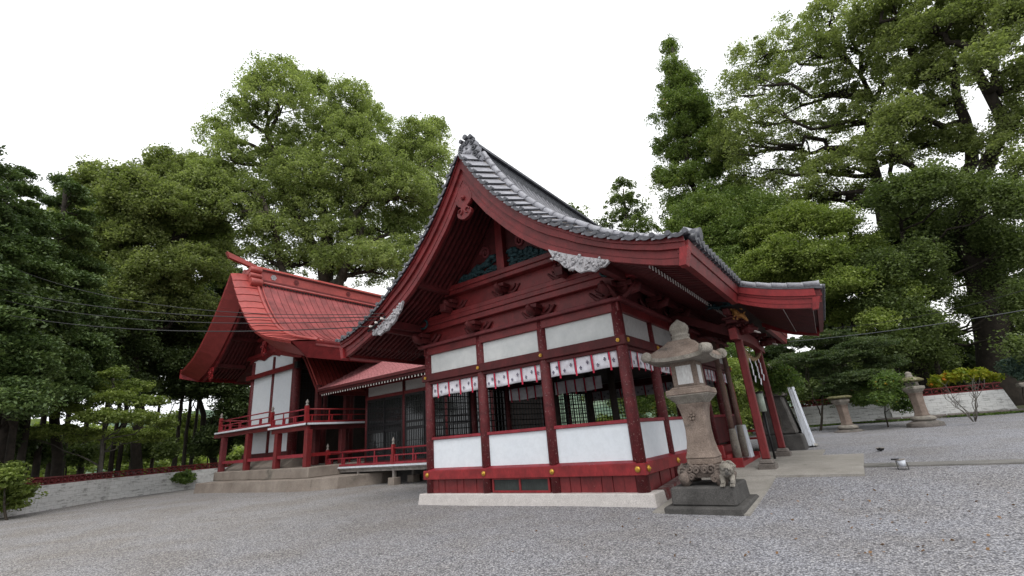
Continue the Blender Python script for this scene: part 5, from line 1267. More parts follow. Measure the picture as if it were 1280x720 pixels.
# stone kerb at the foot of the right wall and pier beyond its end
t = empty('stone_kerb', (0, 0, 0), 'low mossy stone kerb at the foot of the bright right-hand wall', 'kerb')
mb = MB(); x = .2; rg = random.Random(6)
while x < 6.6:
    w_ = rg.uniform(.7, 1.3); mb.hexa([(x+.01, 32.75, .5), (x+w_-.01, 32.75, .5), (x+w_-.01, 33.15, .5), (x+.01, 33.15, .5), (x+.02, 32.79, .90+rg.uniform(-.03, .03)), (x+w_-.02, 32.79, .90+rg.uniform(-.03, .03)), (x+w_-.02, 33.1, .93), (x+.02, 33.1, .93)]); x += w_
mb.build('stone', OLDST, t, .02)
p = onplane(1283, 520, 2, .75); t = empty('gate_pier', (6.55, 32.6, .75), 'grey stone pier with flat cap at the right edge beyond the wall end', 'pier')
mb = MB(); mb.box(-.28, .6, -.25, .25, -.3, 1.15); mb.build('shaft', OLDST, t, .02); mb = MB(); mb.box(-.5, .9, -.35, .35, 1.152, 1.36); mb.build('cap', LANTG, t, .04)
# ================================================================ old lanterns by the right wall
def old_lantern(label, capped=False):
    t = empty('stone_lantern', (0, 0, 0), label, 'stone lantern', 'old mossy stone lanterns along the right wall')
    MOSS = stone('mossy_roof', (.10, .09, .04), (.20, .19, .10), dark=(.28, .26, .2), scale=6) if 'mossy_roof' not in MATS else MATS['mossy_roof']
    mb = MB(); mb.lathe((0, 0, 0), [(.62, -.1), (.60, .10), (.42, .17)], 12); mb.build('base', OLDST, t, .01)
    mb = MB(); mb.lathe((0, 0, .17), [(.34, 0), (.42, .06), (.40, .14), (.30, .20)], 16); mb.build('ring', LANTG, t)
    mb = MB(); mb.lathe((0, 0, .37), [(.29, 0), (.25, .10), (.235, .45), (.26, .82), (.30, .90)], 6, smooth=False); mb.build('shaft', LANT, t, .015)
    mb = MB(); mb.lathe((0, 0, 1.272), [(.27, 0), (.42, .15), (.43, .24), (.30, .27)], 6, smooth=False); mb.build('platform', LANTG, t, .015)
    if capped: mb = MB(); mb.lathe((0, 0, 1.545), [(.42, 0), (.54, .04), (.53, .10), (.40, .14)], 8, smooth=False); mb.build('cap_slab', MOSS, t, .015); return t
    mb = MB(); mb.lathe((0, 0, 1.545), [(.25, 0), (.24, .10), (.26, .16)], 6, smooth=False); fb = mb.build('firebox', LANTG, t, .01)
    for k in range(3): q = MB(); q.box(-.06, .06, -.245, -.215, 1.59, 1.67); o = q.build('dark_window_block', BLACK, fb); o.rotation_euler = (0, 0, k*PI*2/3+.2)  # black blocks stand in for the darkness inside an opening
    mb = MB(); mb.lathe((0, 0, 1.707), [(.34, 0), (.49, .03), (.48, .08), (.34, .15), (.18, .20)], 6, smooth=False); mb.build('roof', MOSS, t, .02)
    mb = MB(); mb.lathe((0, 0, 1.91), [(.15, 0), (.13, .03), (.11, .10), (.12, .16), (.04, .22)], 8); mb.build('finial', LANTG, t, .01)
    return t
p = onplane(1157, 531, 2, .72); L2 = old_lantern('old stone lantern with mossy roof standing beside the bright end of the white wall'); L2.location = (p.x, p.y, .70); 
p = onplane(1062, 541, 2, .60); L1 = old_lantern('old grey stone lantern topped only by a flat mossy slab, half under the maple', True); L1.location = (p.x, p.y, .58)
L1.scale = (.92, .92, .92)
# ================================================================ guardian statue pedestal
PEDM = stone('mottled_dark_stone', (.065, .06, .057), (.15, .14, .13), dark=(.035, .034, .03), scale=3)
p = Vector((-2.42, 18.6, .5)); t = empty('statue_pedestal', p, 'massive battered dark stone pedestal behind the second porch pillar', 'pedestal')
mb = MB(); mb.hexa([(-.75, -.9, -.2), (.62, -.9, -.2), (.62, .9, -.2), (-.75, .9, -.2), (-.70, -.85, .42), (.56, -.85, .42), (.56, .85, .42), (-.70, .85, .42)]); mb.build('lower_block', LANTD, t, .04)
mb = MB(); mb.hexa([(-.58, -.7, .424), (.44, -.7, .424), (.44, .7, .424), (-.58, .7, .424), (-.42, -.5, 1.66), (.22, -.5, 1.66), (.22, .5, 1.66), (-.42, .5, 1.66)]); mb.build('upper_block', PEDM, t, .05)
mb = MB(); mb.box(-.5, .3, -.6, .6, 1.663, 1.83); mb.build('cap', OLDST, t, .03)
t = empty('guardian_lion', (p.x-.08, p.y, p.z+1.832), 'weathered pale stone guardian lion sitting on the dark pedestal by the porch', 'statue')
mb = MB()
mb.tube([(0, .25, .12), (0, .18, .32), (0, .0, .52), (0, -.14, .66)], [.2, .25, .22, .17], 14)
mb.tube([(0, -.10, .72), (0, -.22, .80), (0, -.38, .76)], [.19, .20, .12], 14); mb.tube([(0, -.36, .74), (0, -.46, .71)], [.09, .06], 10)
for s in (-1, 1):
    mb.tube([(s*.12, -.12, .5), (s*.13, -.22, .25), (s*.13, -.26, .05)], [.09, .07, .075], 10); mb.tube([(s*.13, -.26, .05), (s*.13, -.36, .04)], [.07, .05], 8)
    mb.tube([(s*.17, .22, .24), (s*.2, .02, .16), (s*.19, -.06, .05)], [.13, .09, .07], 10); mb.tube([(s*.13, -.13, .93), (s*.17, -.1, .86)], [.03, .05], 8)
for k in range(26):
    a = k*2.4; z = .58+.36*(k/26); swirl(mb, (.17*math.cos(a), -.14+.12*math.sin(a), z), ('y', 1), .05, .02, 1.2, 8)
mb.tube([(0, .34, .2), (0, .44, .45), (0, .36, .72), (0, .42, .85)], [.06, .12, .12, .02], 10); mb.build('body', LANTG, t)
# white leaning sign board seen nearly edge-on
p = Vector((-1.80, 19.0, gz(-1.8, 19))); t = empty('sign_board', p, 'tall white folding sign board seen almost edge-on beside the stone pedestal', 'sign', rz=0)
def slant(mb, x0, x1, y0, y1, dx, h, mi=0): mb.hexa([(x0, y0, .03), (x1, y0, .03), (x1, y1, .03), (x0, y1, .03), (x0+dx, y0, h), (x1+dx, y0, h), (x1+dx, y1, h), (x0+dx, y1, h)], mi)
mb = MB(); slant(mb, -.06, .05, -.5, .5, -.12, 2.0); mb.build('panel', SIGNW, t, .01)
mb = MB(); slant(mb, .07, .12, -.5, -.44, -.2, 1.95); slant(mb, .07, .12, .44, .5, -.2, 1.95); slant(mb, -.10, -.065, -.5, .5, -.12, 1.96); mb.build('frame', SIGNW, t, .006)
mb = MB(); slant(mb, .16, .19, -.46, .46, -.28, .12); mb.build('foot_weight', CONC, t); t.rotation_euler = (0, 0, math.radians(2))
p = onplane(1009, 531, 2, .62); t = empty('notice_post', (p.x, p.y, gz(p.x, p.y)), 'small brown wooden notice post with a pale cap beside the white sign board', 'post')
mb = MB(); mb.box(-.16, .16, -.1, .1, .0, .78); mb.build('box', BROWNW, t, .01); mb = MB(); mb.box(-.22, .22, -.15, .15, .782, .83); mb.build('cap', GREYW, t, .01)
# garden floodlights in the gravel
def floodlight(u, v, label, mat, k=1.0, rz=0):
    p = onplane(u, v, 2, .1); p = onplane(u, v, 2, gz(p.x, p.y)); p = onplane(u, v, 2, gz(p.x, p.y))
    t = empty('floodlight', (p.x, p.y, gz(p.x, p.y)), label, 'floodlight', rz=rz)
    mb = MB(); mb.tube([(0, 0, .05), (-.01, 0, .17)], [.055*k, .075*k], 16); mb.tube([(-.01, 0, .17), (-.012, 0, .185)], [.082*k, .082*k], 16, 1); mb.build('housing', [mat, GREYW], t)
    mb = MB(); mb.box(-.09*k, -.08*k, -.02, .02, -.02, .15); mb.box(.07*k, .08*k, -.02, .02, -.02, .13); mb.box(-.09*k, .08*k, -.02, .02, -.02, -.005); mb.box(-.16, -.03, -.015, .015, .17, .20); mb.build('bracket', BLACK, t)
floodlight(1133, 596, 'small white can-shaped floodlight standing in the gravel right of the path', SIGNW, 1.05)
floodlight(1102, 566, 'low black floodlight lying in the gravel beyond the path', BLACK, 1.0, 1.5)
bpy.data.objects['floodlight.001'].scale = (1.3, 1.3, .45)
# ================================================================ cables
def cable(a, b_, sag, r_, mat, label, group):
    mid = [a.lerp(b_, k/16)-Vector((0, 0, sag*4*(k/16)*(1-k/16))) for k in range(17)]
    mb = MB(); mb.tube([p-a for p in mid], r_, 6); o = mb.build('cable', mat, None); o.location = a; return tag(o, label, 'cable', group)
CB = paint('cable_black', (.02, .02, .022), .5, var=.1); CG = paint('cable_grey', (.12, .13, .14), .5, var=.1)
hp_pt = lambda u, v: onplane(u, v, 1, YG0-.12)
GC = 'cables strung to the left eave of the worship hall'
for (u, v, v0, d, sag, mt, r_, lab) in ((462, 408, 392, 30, .45, CB, .016, 'lowest and thickest overhead cable from the hall eave to the left edge'), (470, 400, 374, 30, .5, CB, .013, 'second overhead cable from the bottom at the left edge'), (476, 396, 360, 30, .5, CB, .014, 'third overhead cable from the bottom at the left edge'), (480, 392, 324, 32, .9, CB, .011, 'topmost thin overhead cable at the left edge')):
    cable(hp_pt(u, v), at(-15, v0-3, d), sag, r_, mt, lab, GC)
mb = MB()
for k in range(3):
    p = hp_pt(463+k*7, 408-k*5); mb.tube([p+Vector((0, .12, .0)), p+Vector((0, -.03, .0))], .03, 8); 
a0, a1 = hp_pt(458, 414), hp_pt(479, 395); mb.tube([a0+Vector((0, .06, 0)), a1+Vector((0, .06, 0))], .035, 6, 1)
hp('cable_bracket', mb, [TIPW, BLACK])
cable(at(985, 427, 26), at(1295, 385, 24), .12, .014, CG, 'pale twisted rope of lights strung across the right-hand trees', 'cables at the right')
cable(at(1040, 410, 27), at(1295, 358, 25), .25, .010, CB, 'thin black cable above the pale rope in the right-hand trees', 'cables at the right')
# ================================================================ vegetation
LEAF_N, LEAF_S = 2.0, .62
BARK = stone('bark', (.035, .028, .022), (.085, .07, .055), dark=(.12, .12, .10), scale=4, speck=25, bstr=.8)
BARKG = stone('grey_bark', (.08, .072, .062), (.17, .155, .135), dark=(.05, .06, .03), scale=3, speck=25, bstr=.8)
BARKD = stone('dark_bark', (.018, .015, .012), (.042, .034, .027), scale=4, speck=20, bstr=.8)
LM = dict(
 camphor=leafmat('camphor_leaf', (.085, .112, .036), (.225, .27, .105), (.41, .46, .22), .22, trans=.3),
 broad=leafmat('broad_leaf', (.032, .052, .018), (.090, .125, .040), (.20, .25, .09), .22, trans=.25),
 conifer=leafmat('conifer_leaf', (.018, .036, .012), (.064, .105, .032), (.17, .235, .075), .3, trans=.12),
 cypress=leafmat('cypress_leaf', (.040, .070, .020), (.12, .175, .046), (.24, .30, .09), .35, accent=(.28, .13, .04), acc_amt=.025, trans=.2),
 dark=leafmat('dark_leaf', (.014, .026, .009), (.044, .068, .022), (.11, .15, .05), .3, trans=.15),
 lime=leafmat('lime_leaf', (.048, .076, .018), (.155, .205, .050), (.34, .40, .12), .3, trans=.25),
 maple=leafmat('maple_leaf', (.020, .038, .015), (.055, .085, .032), (.12, .15, .066), .5, accent=(.16, .07, .035), acc_amt=.04),
 garden=leafmat('garden_leaf', (.030, .058, .016), (.085, .138, .038), (.19, .26, .075), .6, accent=(.40, .25, .04), acc_amt=.05, trans=.3),
 sparse=leafmat('sparse_leaf', (.058, .080, .027), (.165, .20, .072), (.33, .37, .16), .25, trans=.3),
 yellow=leafmat('yellow_leaf', (.10, .17, .02), (.28, .34, .04), (.60, .50, .06), 1.5, accent=(.75, .28, .03), acc_amt=.12),
 blue=leafmat('bluegreen_leaf', (.04, .08, .07), (.10, .16, .13), (.19, .26, .22), 1.5),
)
def cloud(lumps, n, seed, sub_r=.5, flat=.6, shell=.72, sub_n=None, low=-.55):
    r = np.random.default_rng(seed)
    C_ = np.array([l[0] for l in lumps], float); Rr = np.array([l[1] for l in lumps], float)
    wgt = (Rr[:, 0]*Rr[:, 1]+Rr[:, 0]*Rr[:, 2]+Rr[:, 1]*Rr[:, 2]); wgt /= wgt.sum()
    M = sub_n or max(len(lumps)*12, int(n/70))
    li = r.choice(len(lumps), M, p=wgt)
    d = r.normal(size=(M, 3)); d /= np.linalg.norm(d, axis=1)[:, None]
    flip = d[:, 2] < low; d[flip, 2] *= -1
    rad = r.uniform(shell, 1.04, M)[:, None]*(1+.10*np.sin(d[:, 0:1]*7+li[:, None])); 
    inner = r.uniform(size=M) < .14; rad[inner, 0] *= r.uniform(.3, .8, inner.sum())
    sc_ = C_[li]+d*Rr[li]*rad
    ss = sub_r*np.clip(np.exp(r.normal(-.1, .38, M)), .35, 2.0)
    k = r.integers(0, M, n); g = r.normal(size=(n, 3)); g *= (np.minimum(1.3, np.linalg.norm(g, axis=1))/np.linalg.norm(g, axis=1))[:, None]
    pts = sc_[k]+g*(ss[k][:, None]*.62)*np.array([1, 1, flat])
    tint = np.clip(.5*r.uniform(0, 1, M)[k]+.5*r.uniform(0, 1, n), 0, 1)
    return pts, tint, sc_, li
def limb(mb, a, b_, r0, r1, rg, wig=.12, n_=6, sides=7, droop=0):
    L = (b_-a).length; pts = []; off = Vector((0, 0, 0))
    for k in range(n_+1):
        f = k/n_; 
        if 0 < k < n_: off = off*.6+Vector((rg.uniform(-1, 1), rg.uniform(-1, 1), rg.uniform(-.7, .7)))*L*wig/n_*1.6
        else: off = off*.3 if k else off
        p = a.lerp(b_, f)+off; p.z += droop*math.sin(PI*f)*L
        pts.append(p)
    mb.tube(pts, [lerp(r0, r1, (k/n_)**.8) for k in range(n_+1)], sides); return pts
def px_lumps(spec, dist, seed=0, depth=1.0, dj=.06, vk=1.0):
    """spec rows (u, v, ru, rv): a crown lump as seen in the photograph, set at its own distance"""
    rg = random.Random(seed); out = []
    for row in spec:
        u, v, ru = row[:3]; rv = row[3] if len(row) > 3 else ru*.8; d = dist*(1+rg.uniform(-dj, dj)) if len(row) < 5 else row[4]
        c = at(u, v, d); h = (at(u+ru, v, d)-at(u-ru, v, d)).length/2; z = abs(at(u, v-rv, d).z-at(u, v+rv, d).z)/2*vk*rg.uniform(.9, 1.2); h *= rg.uniform(.85, 1.1)
        out.append((c, (h*depth if depth != 1 else h, h, z)))
    return out
def tree(name, label, base, lumps, leaf, bark, n, size, trunk_r, seed, group=None, cat='tree', fork=.35, sub_r=.5, flat=.8, shell=.72, top=None, twigs=3, elong=1.6, limb_r=None, stems=None, wig=.35, low=-.55, limb_from=(.35, 1.0), twig_w=.10, lumps_limbs=True, droop=.05):
    rg = random.Random(seed); base = Vector(base)
    t = empty(name, base, label, cat, group)
    if group is None and 'group' in t: del t['group']
    n = int(n*LEAF_N); size = size*LEAF_S
    pts, tint, sc_, li = cloud(lumps, n, seed, sub_r, flat, shell, low=low)
    c = quadmesh('crown', leafquads(pts, size, seed+1, elong=elong), leaf, t, tint); c.location = -base
    mb = MB(); cen = sum((Vector(l[0]) for l in lumps), Vector((0, 0, 0)))/len(lumps)
    top = Vector(top) if top else Vector((cen.x, cen.y, max(Vector(l[0]).z for l in lumps)*.9))
    tops = stems if stems else [top]
    paths = []
    for i_, s_ in enumerate(tops):
        if i_ == 0: paths.append(limb(mb, base-Vector((0, 0, .4)), Vector(s_), trunk_r, trunk_r*.32, rg, twig_w, 10, 12))
        else: paths.append(limb(mb, paths[0][3+(i_ % 3)], Vector(s_), trunk_r*.5, trunk_r*.16, rg, .28, 10, 10))
    limb_r = limb_r or trunk_r*.36
    if lumps_limbs:
        for i, (lc, lr) in enumerate(lumps):
            lc = Vector(lc); best = None
            for pth in paths:
                for k, p in enumerate(pth):
                    f = k/(len(pth)-1)
                    if f < limb_from[0] or f > limb_from[1]: continue
                    if p.z > lc.z+.5: continue
                    d = (lc-p).length+abs((lc.z-p.z)-.45*math.hypot(lc.x-p.x, lc.y-p.y))*.6
                    if best is None or d < best[0]: best = (d, p, f)
            if best is None: p = paths[0][4]; f = .4
            else: p, f = best[1], best[2]
            pl_ = limb(mb, p, lc, limb_r*(1.1-.5*f), limb_r*.28, rg, wig, 7, 7, droop)
            mine = [sc_[k] for k in np.nonzero(li == i)[0][:twigs*3:3]] if twigs else []
            for q in mine: limb(mb, pl_[rg.choice([4, 5, 6])], Vector(q), limb_r*.26, limb_r*.06, rg, .3, 4, 5)
    o = mb.build('trunk', bark, t); o.location = -base
    return t
# ---- the great camphor behind the sanctuary
T1 = [(350, 112, 48, 34), (318, 100, 22, 16), (392, 96, 24, 14), (440, 118, 30, 22), (462, 150, 32, 28), (300, 132, 26, 14), (268, 158, 28, 20), (288, 182, 30, 16), (415, 148, 30, 24), (430, 176, 50, 28),
 (520, 168, 30, 26), (546, 158, 20, 16), (510, 200, 40, 24), (545, 205, 24, 22), (470, 208, 42, 24), (360, 180, 36, 20), (330, 205, 36, 18), (262, 222, 34, 18), (300, 240, 44, 18), (375, 222, 50, 24), (418, 215, 40, 24),
 (350, 252, 46, 22), (400, 262, 52, 26), (455, 246, 46, 24), (505, 240, 40, 26), (545, 250, 24, 24), (300, 270, 44, 16), (250, 256, 32, 14), (345, 296, 50, 14), (420, 300, 50, 20), (478, 288, 46, 24), (520, 290, 36, 26), (390, 330, 50, 16), (450, 335, 60, 20), (330, 322, 36, 12), (500, 330, 50, 26)]
b_ = at(425, 470, 44)
tree('camphor_tree', 'giant olive-green camphor tree rising behind the red sanctuary roof', (b_.x, b_.y, 0), px_lumps([(r_[0], r_[1]+max(0, 16*(300-r_[1])/200), *r_[2:]) for r_ in T1], 44, 1, vk=1.15), LM['camphor'], BARK, 210000, .19, 1.1, 11, stems=[at(400, 175, 44), at(470, 200, 43), at(340, 150, 45), at(330, 250, 43)], sub_r=.62, twigs=4, limb_r=.36, wig=.5)
# ---- darker broadleaf tree left of it
T2 = [(205, 205, 44, 26), (160, 218, 36, 22), (120, 212, 34, 24), (240, 196, 34, 22), (275, 200, 26, 18), (100, 240, 36, 26), (150, 250, 46, 26), (205, 245, 46, 24), (250, 232, 40, 20), (120, 285, 42, 26), (170, 290, 44, 22), (220, 282, 44, 18), (262, 284, 34, 14),
 (130, 325, 46, 24), (190, 345, 50, 18), (240, 335, 46, 16), (276, 322, 26, 14), (215, 375, 46, 16), (160, 378, 44, 20), (260, 392, 36, 12), (130, 400, 40, 20)]
b_ = at(190, 520, 46)
tree('broadleaf_tree', 'wide dark green broadleaf tree between the conifers and the giant camphor', (b_.x, b_.y, -2), px_lumps([(r_[0], r_[1]+max(0, 28*(330-r_[1])/130), *r_[2:]) for r_ in T2], 46, 2, vk=1.3), LM['sparse'], BARKD, 150000, .20, .42, 21, stems=[at(190, 240, 46), at(130, 250, 46), at(240, 250, 45)], sub_r=.6, twigs=4, limb_r=.26, wig=.5)
# ---- dark conifers at the left edge
def cone_lumps(u0, v0, u1, v1, wtop, wbot, d, n_, seed):
    rg = random.Random(seed); out = []
    for k in range(n_):
        f = (k+.5)/n_; v = lerp(v0, v1, f); u = lerp(u0, u1, f); w_ = lerp(wtop, wbot, f**.8)
        m_ = 1 if w_ < 14 else (2 if w_ < 34 else 3)
        for j in range(m_):
            uu = u+(0 if m_ == 1 else (j-(m_-1)/2)*w_*1.1/(m_-1)+rg.uniform(-.15, .15)*w_)+rg.uniform(-3, 3); rr = w_*(1 if m_ == 1 else .62)
            out.append((uu, v+rg.uniform(-6, 6), max(6, rr), max(6, rr*.42)))
    return out
GCN = 'dark conifers at the left edge'
for i, (u0, v0, u1, v1, wt, wb, d, lab) in enumerate(((-30, 150, -40, 520, 12, 90, 30, 'tall dark conifer standing half out of the picture at the left edge'), (22, 188, 20, 500, 10, 78, 34, 'dark blue-green conifer whose tip stands nearest the left edge of the sky'), (82, 205, 75, 470, 12, 62, 37, 'dark conifer with a ragged rounded top, second tip from the left edge'))):
    b_ = at(u1+4, 600, d)
    tree('conifer', lab, (b_.x, b_.y, -1.5), px_lumps(cone_lumps(u0, v0+20, u1, v1+10, wt, wb, d, 13, i), d, i, dj=.04), LM['conifer'], BARKD, 105000, .135, .30, 31+i, group=GCN, top=at(u0, v0+26, d), sub_r=.55, flat=.35, elong=2.2, twigs=1, limb_r=.07, wig=.15, low=-.2, limb_from=(.1, 1), droop=.03)
# ---- grove of slim dark trunks beyond the left wall
rg = random.Random(77)
GR = 'slim dark trees of the grove beyond the left wall'
gl = [(8, 505, 33), (30, 510, 33), (44, 505, 35), (64, 500, 39), (80, 498, 42), (94, 498, 42), (118, 500, 44), (141, 494, 45), (155, 494, 47), (164, 492, 47), (232, 486, 50), (243, 486, 51), (252, 486, 54), (180, 470, 56), (205, 470, 60)]
side = ['far left of the frame', 'second from the left', 'third from the left', 'fourth from the left', 'fifth from the left', 'sixth from the left', 'left of the garden tree trunk', 'just behind the garden tree trunk', 'just right of the garden tree trunk', 'second right of the garden tree trunk', 'left one of three by the sanctuary eave tip', 'middle one of three by the sanctuary eave tip', 'right one of three by the sanctuary eave tip', 'deeper in the gap right of the garden tree', 'deepest in the gap near the sanctuary']
for i, (u, v, d) in enumerate(gl):
    b_ = at(u-14, 590, d); tp = at(u+8, 395, d)
    ls = []
    for k in range(6): uu = u+rg.uniform(-26, 26); ls.append((uu, (498 if u < 60 else 486)-k*22+rg.uniform(-10, 6), 28+rg.uniform(-6, 8), 14))
    base_z = gz(b_.x, b_.y)
    tree('grove_tree', 'slim dark grove trunk beyond the wall, '+side[i], (b_.x, b_.y, base_z), px_lumps(ls, d, i+50), LM['dark'], BARKD, 12000, .22, .21, 60+i, group=GR, top=tp, sub_r=.7, twigs=1, limb_r=.08, wig=.2, limb_from=(.7, 1), twig_w=.015)
# dark shrubbery right of the trunks, below the left eave of the sanctuary
b_ = at(285, 560, 52)
tree('evergreen_tree', 'dense dark evergreen filling the space under the left eave of the sanctuary', (b_.x, b_.y, -2), px_lumps([(275, 480, 40, 26), (300, 510, 30, 24), (290, 540, 30, 24), (255, 470, 36, 22), (215, 455, 40, 18), (180, 440, 44, 18), (240, 430, 40, 18), (320, 540, 26, 26), (130, 440, 40, 20), (95, 455, 36, 18)], 50, 4), LM['dark'], BARKD, 80000, .22, .4, 90, sub_r=.6, twigs=2, limb_r=.12)
for i, (x0, y0, rx, ry, d, lf, lab) in enumerate(((-8, 545, 30, 26, 36, 'dark', 'dark evergreen bush at the far left behind the yellow-green bush'), (34, 562, 26, 16, 40, 'conifer', 'low dark bush between the leftmost grove trunks'), (84, 566, 26, 12, 44, 'broad', 'low green bush behind the wall left of the garden tree'), (190, 560, 24, 12, 48, 'broad', 'low green bush behind the wall right of the garden tree'), (262, 556, 18, 18, 50, 'dark', 'dark bush behind the wall beside the sanctuary veranda'))):
    c = at(x0, y0+24, d)
    tree('grove_bush', lab, (c.x, c.y, gz(c.x, c.y)), px_lumps([(x0, y0, rx, ry), (x0-rx*.7, y0+6, rx*.6, ry*.7), (x0+rx*.7, y0+5, rx*.6, ry*.7), (x0+rx*.2, y0-ry*.6, rx*.5, ry*.5)], d, 60+i), LM[lf], BARKD, 14000, .2, .1, 400+i, group='bushes of the grove beyond the left wall', cat='bush', sub_r=.5, twigs=1, limb_r=.05)
# light undergrowth and valley trees seen in the gaps
b_ = at(120, 560, 75)
for i, (u, v, ru, rv, d, lab) in enumerate(((40, 556, 34, 18, 60, 'pale green bush in the gap at the far left beyond the wall'), (105, 560, 36, 16, 64, 'pale green bush behind the wall, left of the garden tree trunk'), (170, 556, 40, 18, 70, 'pale green bush behind the wall, right of the garden tree trunk'), (222, 545, 30, 26, 66, 'pale yellow-green bush beyond the wall near the sanctuary'))):
    c = at(u, v+20, d)
    tree('valley_bush', lab, (c.x, c.y, gz(c.x, c.y)), px_lumps([(u, v, ru, rv), (u-ru*.6, v+8, ru*.7, rv*.7), (u+ru*.6, v+6, ru*.7, rv*.8)], d, 7+i), LM['lime'], BARK, 16000, .28, .2, 95+i, group='pale bushes in the valley beyond the left wall', cat='bush', sub_r=.8, twigs=1, limb_r=.1)
# ---- small garden tree in front of the left wall
b_ = Vector((-34.6, 8.0, 0)); D0 = math.hypot(b_.x, b_.y)
GT = [(142, 468, 20, 8), (120, 482, 28, 8), (165, 485, 26, 8), (100, 497, 26, 8), (142, 500, 34, 9), (185, 503, 24, 8), (88, 514, 28, 8), (130, 522, 34, 9), (175, 524, 34, 9), (205, 530, 16, 8), (70, 540, 30, 8), (110, 546, 32, 8), (158, 548, 34, 9), (30, 548, 24, 6), (190, 548, 20, 7)]
tree('garden_tree', 'small open-layered garden tree standing in the gravel before the left wall', b_, px_lumps(GT, D0, 8, vk=1.05), LM['lime'], BARKG, 22000, .13, .13, 101, sub_r=.42, flat=.45, shell=.5, top=at(142, 470, D0), twigs=2, limb_r=.05, limb_from=(.3, 1), wig=.3)
# yellow-green bush at the bottom left corner
c = onplane(12, 650, 2, 0)
tree('maple_bush', 'bright yellow-green feathery bush at the lower left corner', (c.x, c.y, 0), px_lumps([(5, 600, 26, 14), (22, 618, 22, 12), (0, 632, 30, 14), (-25, 600, 30, 20), (12, 588, 14, 8)], math.hypot(c.x, c.y), 9), LM['lime'], BARK, 14000, .11, .06, 110, cat='bush', sub_r=.32, flat=.35, twigs=2, limb_r=.03)
c = onplane(225, 612, 2, 0)
tree('creeper_bush', 'small loose dark bush against the wall left of the stone platform', (c.x, c.y, 0), px_lumps([(228, 598, 16, 7), (216, 606, 10, 5), (240, 592, 8, 5)], math.hypot(c.x, c.y)*.97, 9), LM['garden'], BARK, 2600, .13, .05, 112, cat='bush', sub_r=.3, twigs=2, limb_r=.02)
# ---- right side: pointed cypress
T5 = [(893, 170, 22, 16), (915, 198, 26, 18), (880, 145, 16, 16), (828, 185, 14, 14), (826, 225, 14, 16), (838, 62, 11, 14), (842, 88, 18, 16), (844, 112, 24, 16), (860, 104, 16, 14), (848, 138, 30, 18), (870, 128, 20, 16), (852, 165, 28, 16), (876, 155, 20, 16), (852, 195, 30, 18), (884, 185, 26, 18), (850, 228, 28, 18), (886, 218, 32, 18), (850, 260, 28, 18), (885, 252, 36, 18), (920, 240, 26, 18)]
b_ = at(900, 470, 40)
tree('cypress', 'tall pointed cypress standing alone against the sky right of the hall roof', (b_.x, b_.y, .8), px_lumps(T5, 40, 12, dj=.02), LM['cypress'], BARKD, 72000, .16, .4, 121, top=at(838, 60, 40), sub_r=.5, flat=.9, shell=.35, twigs=2, limb_r=.10, limb_from=(.2, 1))
b_ = at(915, 470, 36)
tree('evergreen_tree', 'dense rounded fresh-green evergreen in front of the cypress foot', (b_.x, b_.y, .8), px_lumps([(880, 272, 40, 24), (922, 262, 42, 26), (955, 268, 30, 24), (850, 292, 30, 20), (900, 305, 48, 26), (948, 300, 40, 28), (905, 340, 48, 26), (950, 340, 36, 26), (930, 375, 40, 22), (975, 290, 18, 20)], 36, 13), LM['cypress'], BARKD, 100000, .14, .4, 131, sub_r=.55, shell=.4, flat=.8, twigs=1, limb_r=.12)
# ---- far little trees over the hall roof
b_ = at(785, 300, 62)
tree('broadleaf_tree', 'small airy tree far off, just left of the cypress', (b_.x, b_.y, 1), px_lumps([(778, 236, 13, 8), (772, 256, 20, 10), (792, 262, 20, 12), (770, 276, 22, 10), (798, 282, 20, 12), (785, 248, 14, 9), (812, 290, 14, 14), (785, 310, 34, 16), (775, 345, 36, 18), (795, 380, 36, 18), (785, 415, 34, 18)], 62, 14), LM['broad'], BARK, 20000, .26, .3, 141, sub_r=.6, twigs=2, limb_r=.1, top=at(780, 235, 62))
b_ = at(712, 300, 62)
tree('broadleaf_tree', 'tip of a far tree just showing above the tiled ridge', (b_.x, b_.y, 1), px_lumps([(712, 262, 9, 8), (722, 270, 14, 8), (705, 272, 10, 8), (712, 300, 26, 16), (706, 335, 30, 18), (716, 370, 32, 18), (712, 405, 30, 18)], 62, 15), LM['broad'], BARK, 14000, .26, .3, 142, sub_r=.6, twigs=1, limb_r=.1)
# ---- big gnarled camphor, left of the two
TA = [(912, 150, 18, 14), (905, 185, 18, 14), (925, 215, 24, 14), (950, 238, 26, 12), (1000, 262, 30, 12), (1050, 250, 34, 14), (1090, 245, 34, 16), (1120, 160, 34, 20), (1040, 20, 40, 22), (985, 55, 40, 22), (935, 85, 32, 20), (925, 120, 28, 20), (960, 100, 36, 20), (1010, 75, 44, 22), (1060, 60, 40, 24), (945, 150, 34, 18), (990, 135, 40, 18), (1040, 115, 40, 20), (930, 180, 28, 16), (975, 182, 38, 16), (1030, 165, 38, 18), (1075, 150, 36, 22), (985, 218, 38, 14), (1030, 215, 40, 16), (1075, 200, 36, 20), (1010, 245, 34, 12), (1110, 100, 36, 24), (1100, 40, 40, 24)]
b_ = at(1150, 510, 38)
tree('camphor_tree', 'airy camphor with dark twisting limbs against the sky, left of the massive trunk', (b_.x, b_.y, .8), px_lumps(TA, 38, 16, dj=.05, vk=1.25), LM['sparse'], BARKD, 60000, .15, .6, 151, stems=[at(1085, 150, 38), at(1045, 50, 38.5), at(1120, 190, 37)], sub_r=.55, twigs=5, limb_r=.27, wig=.6, group=None)
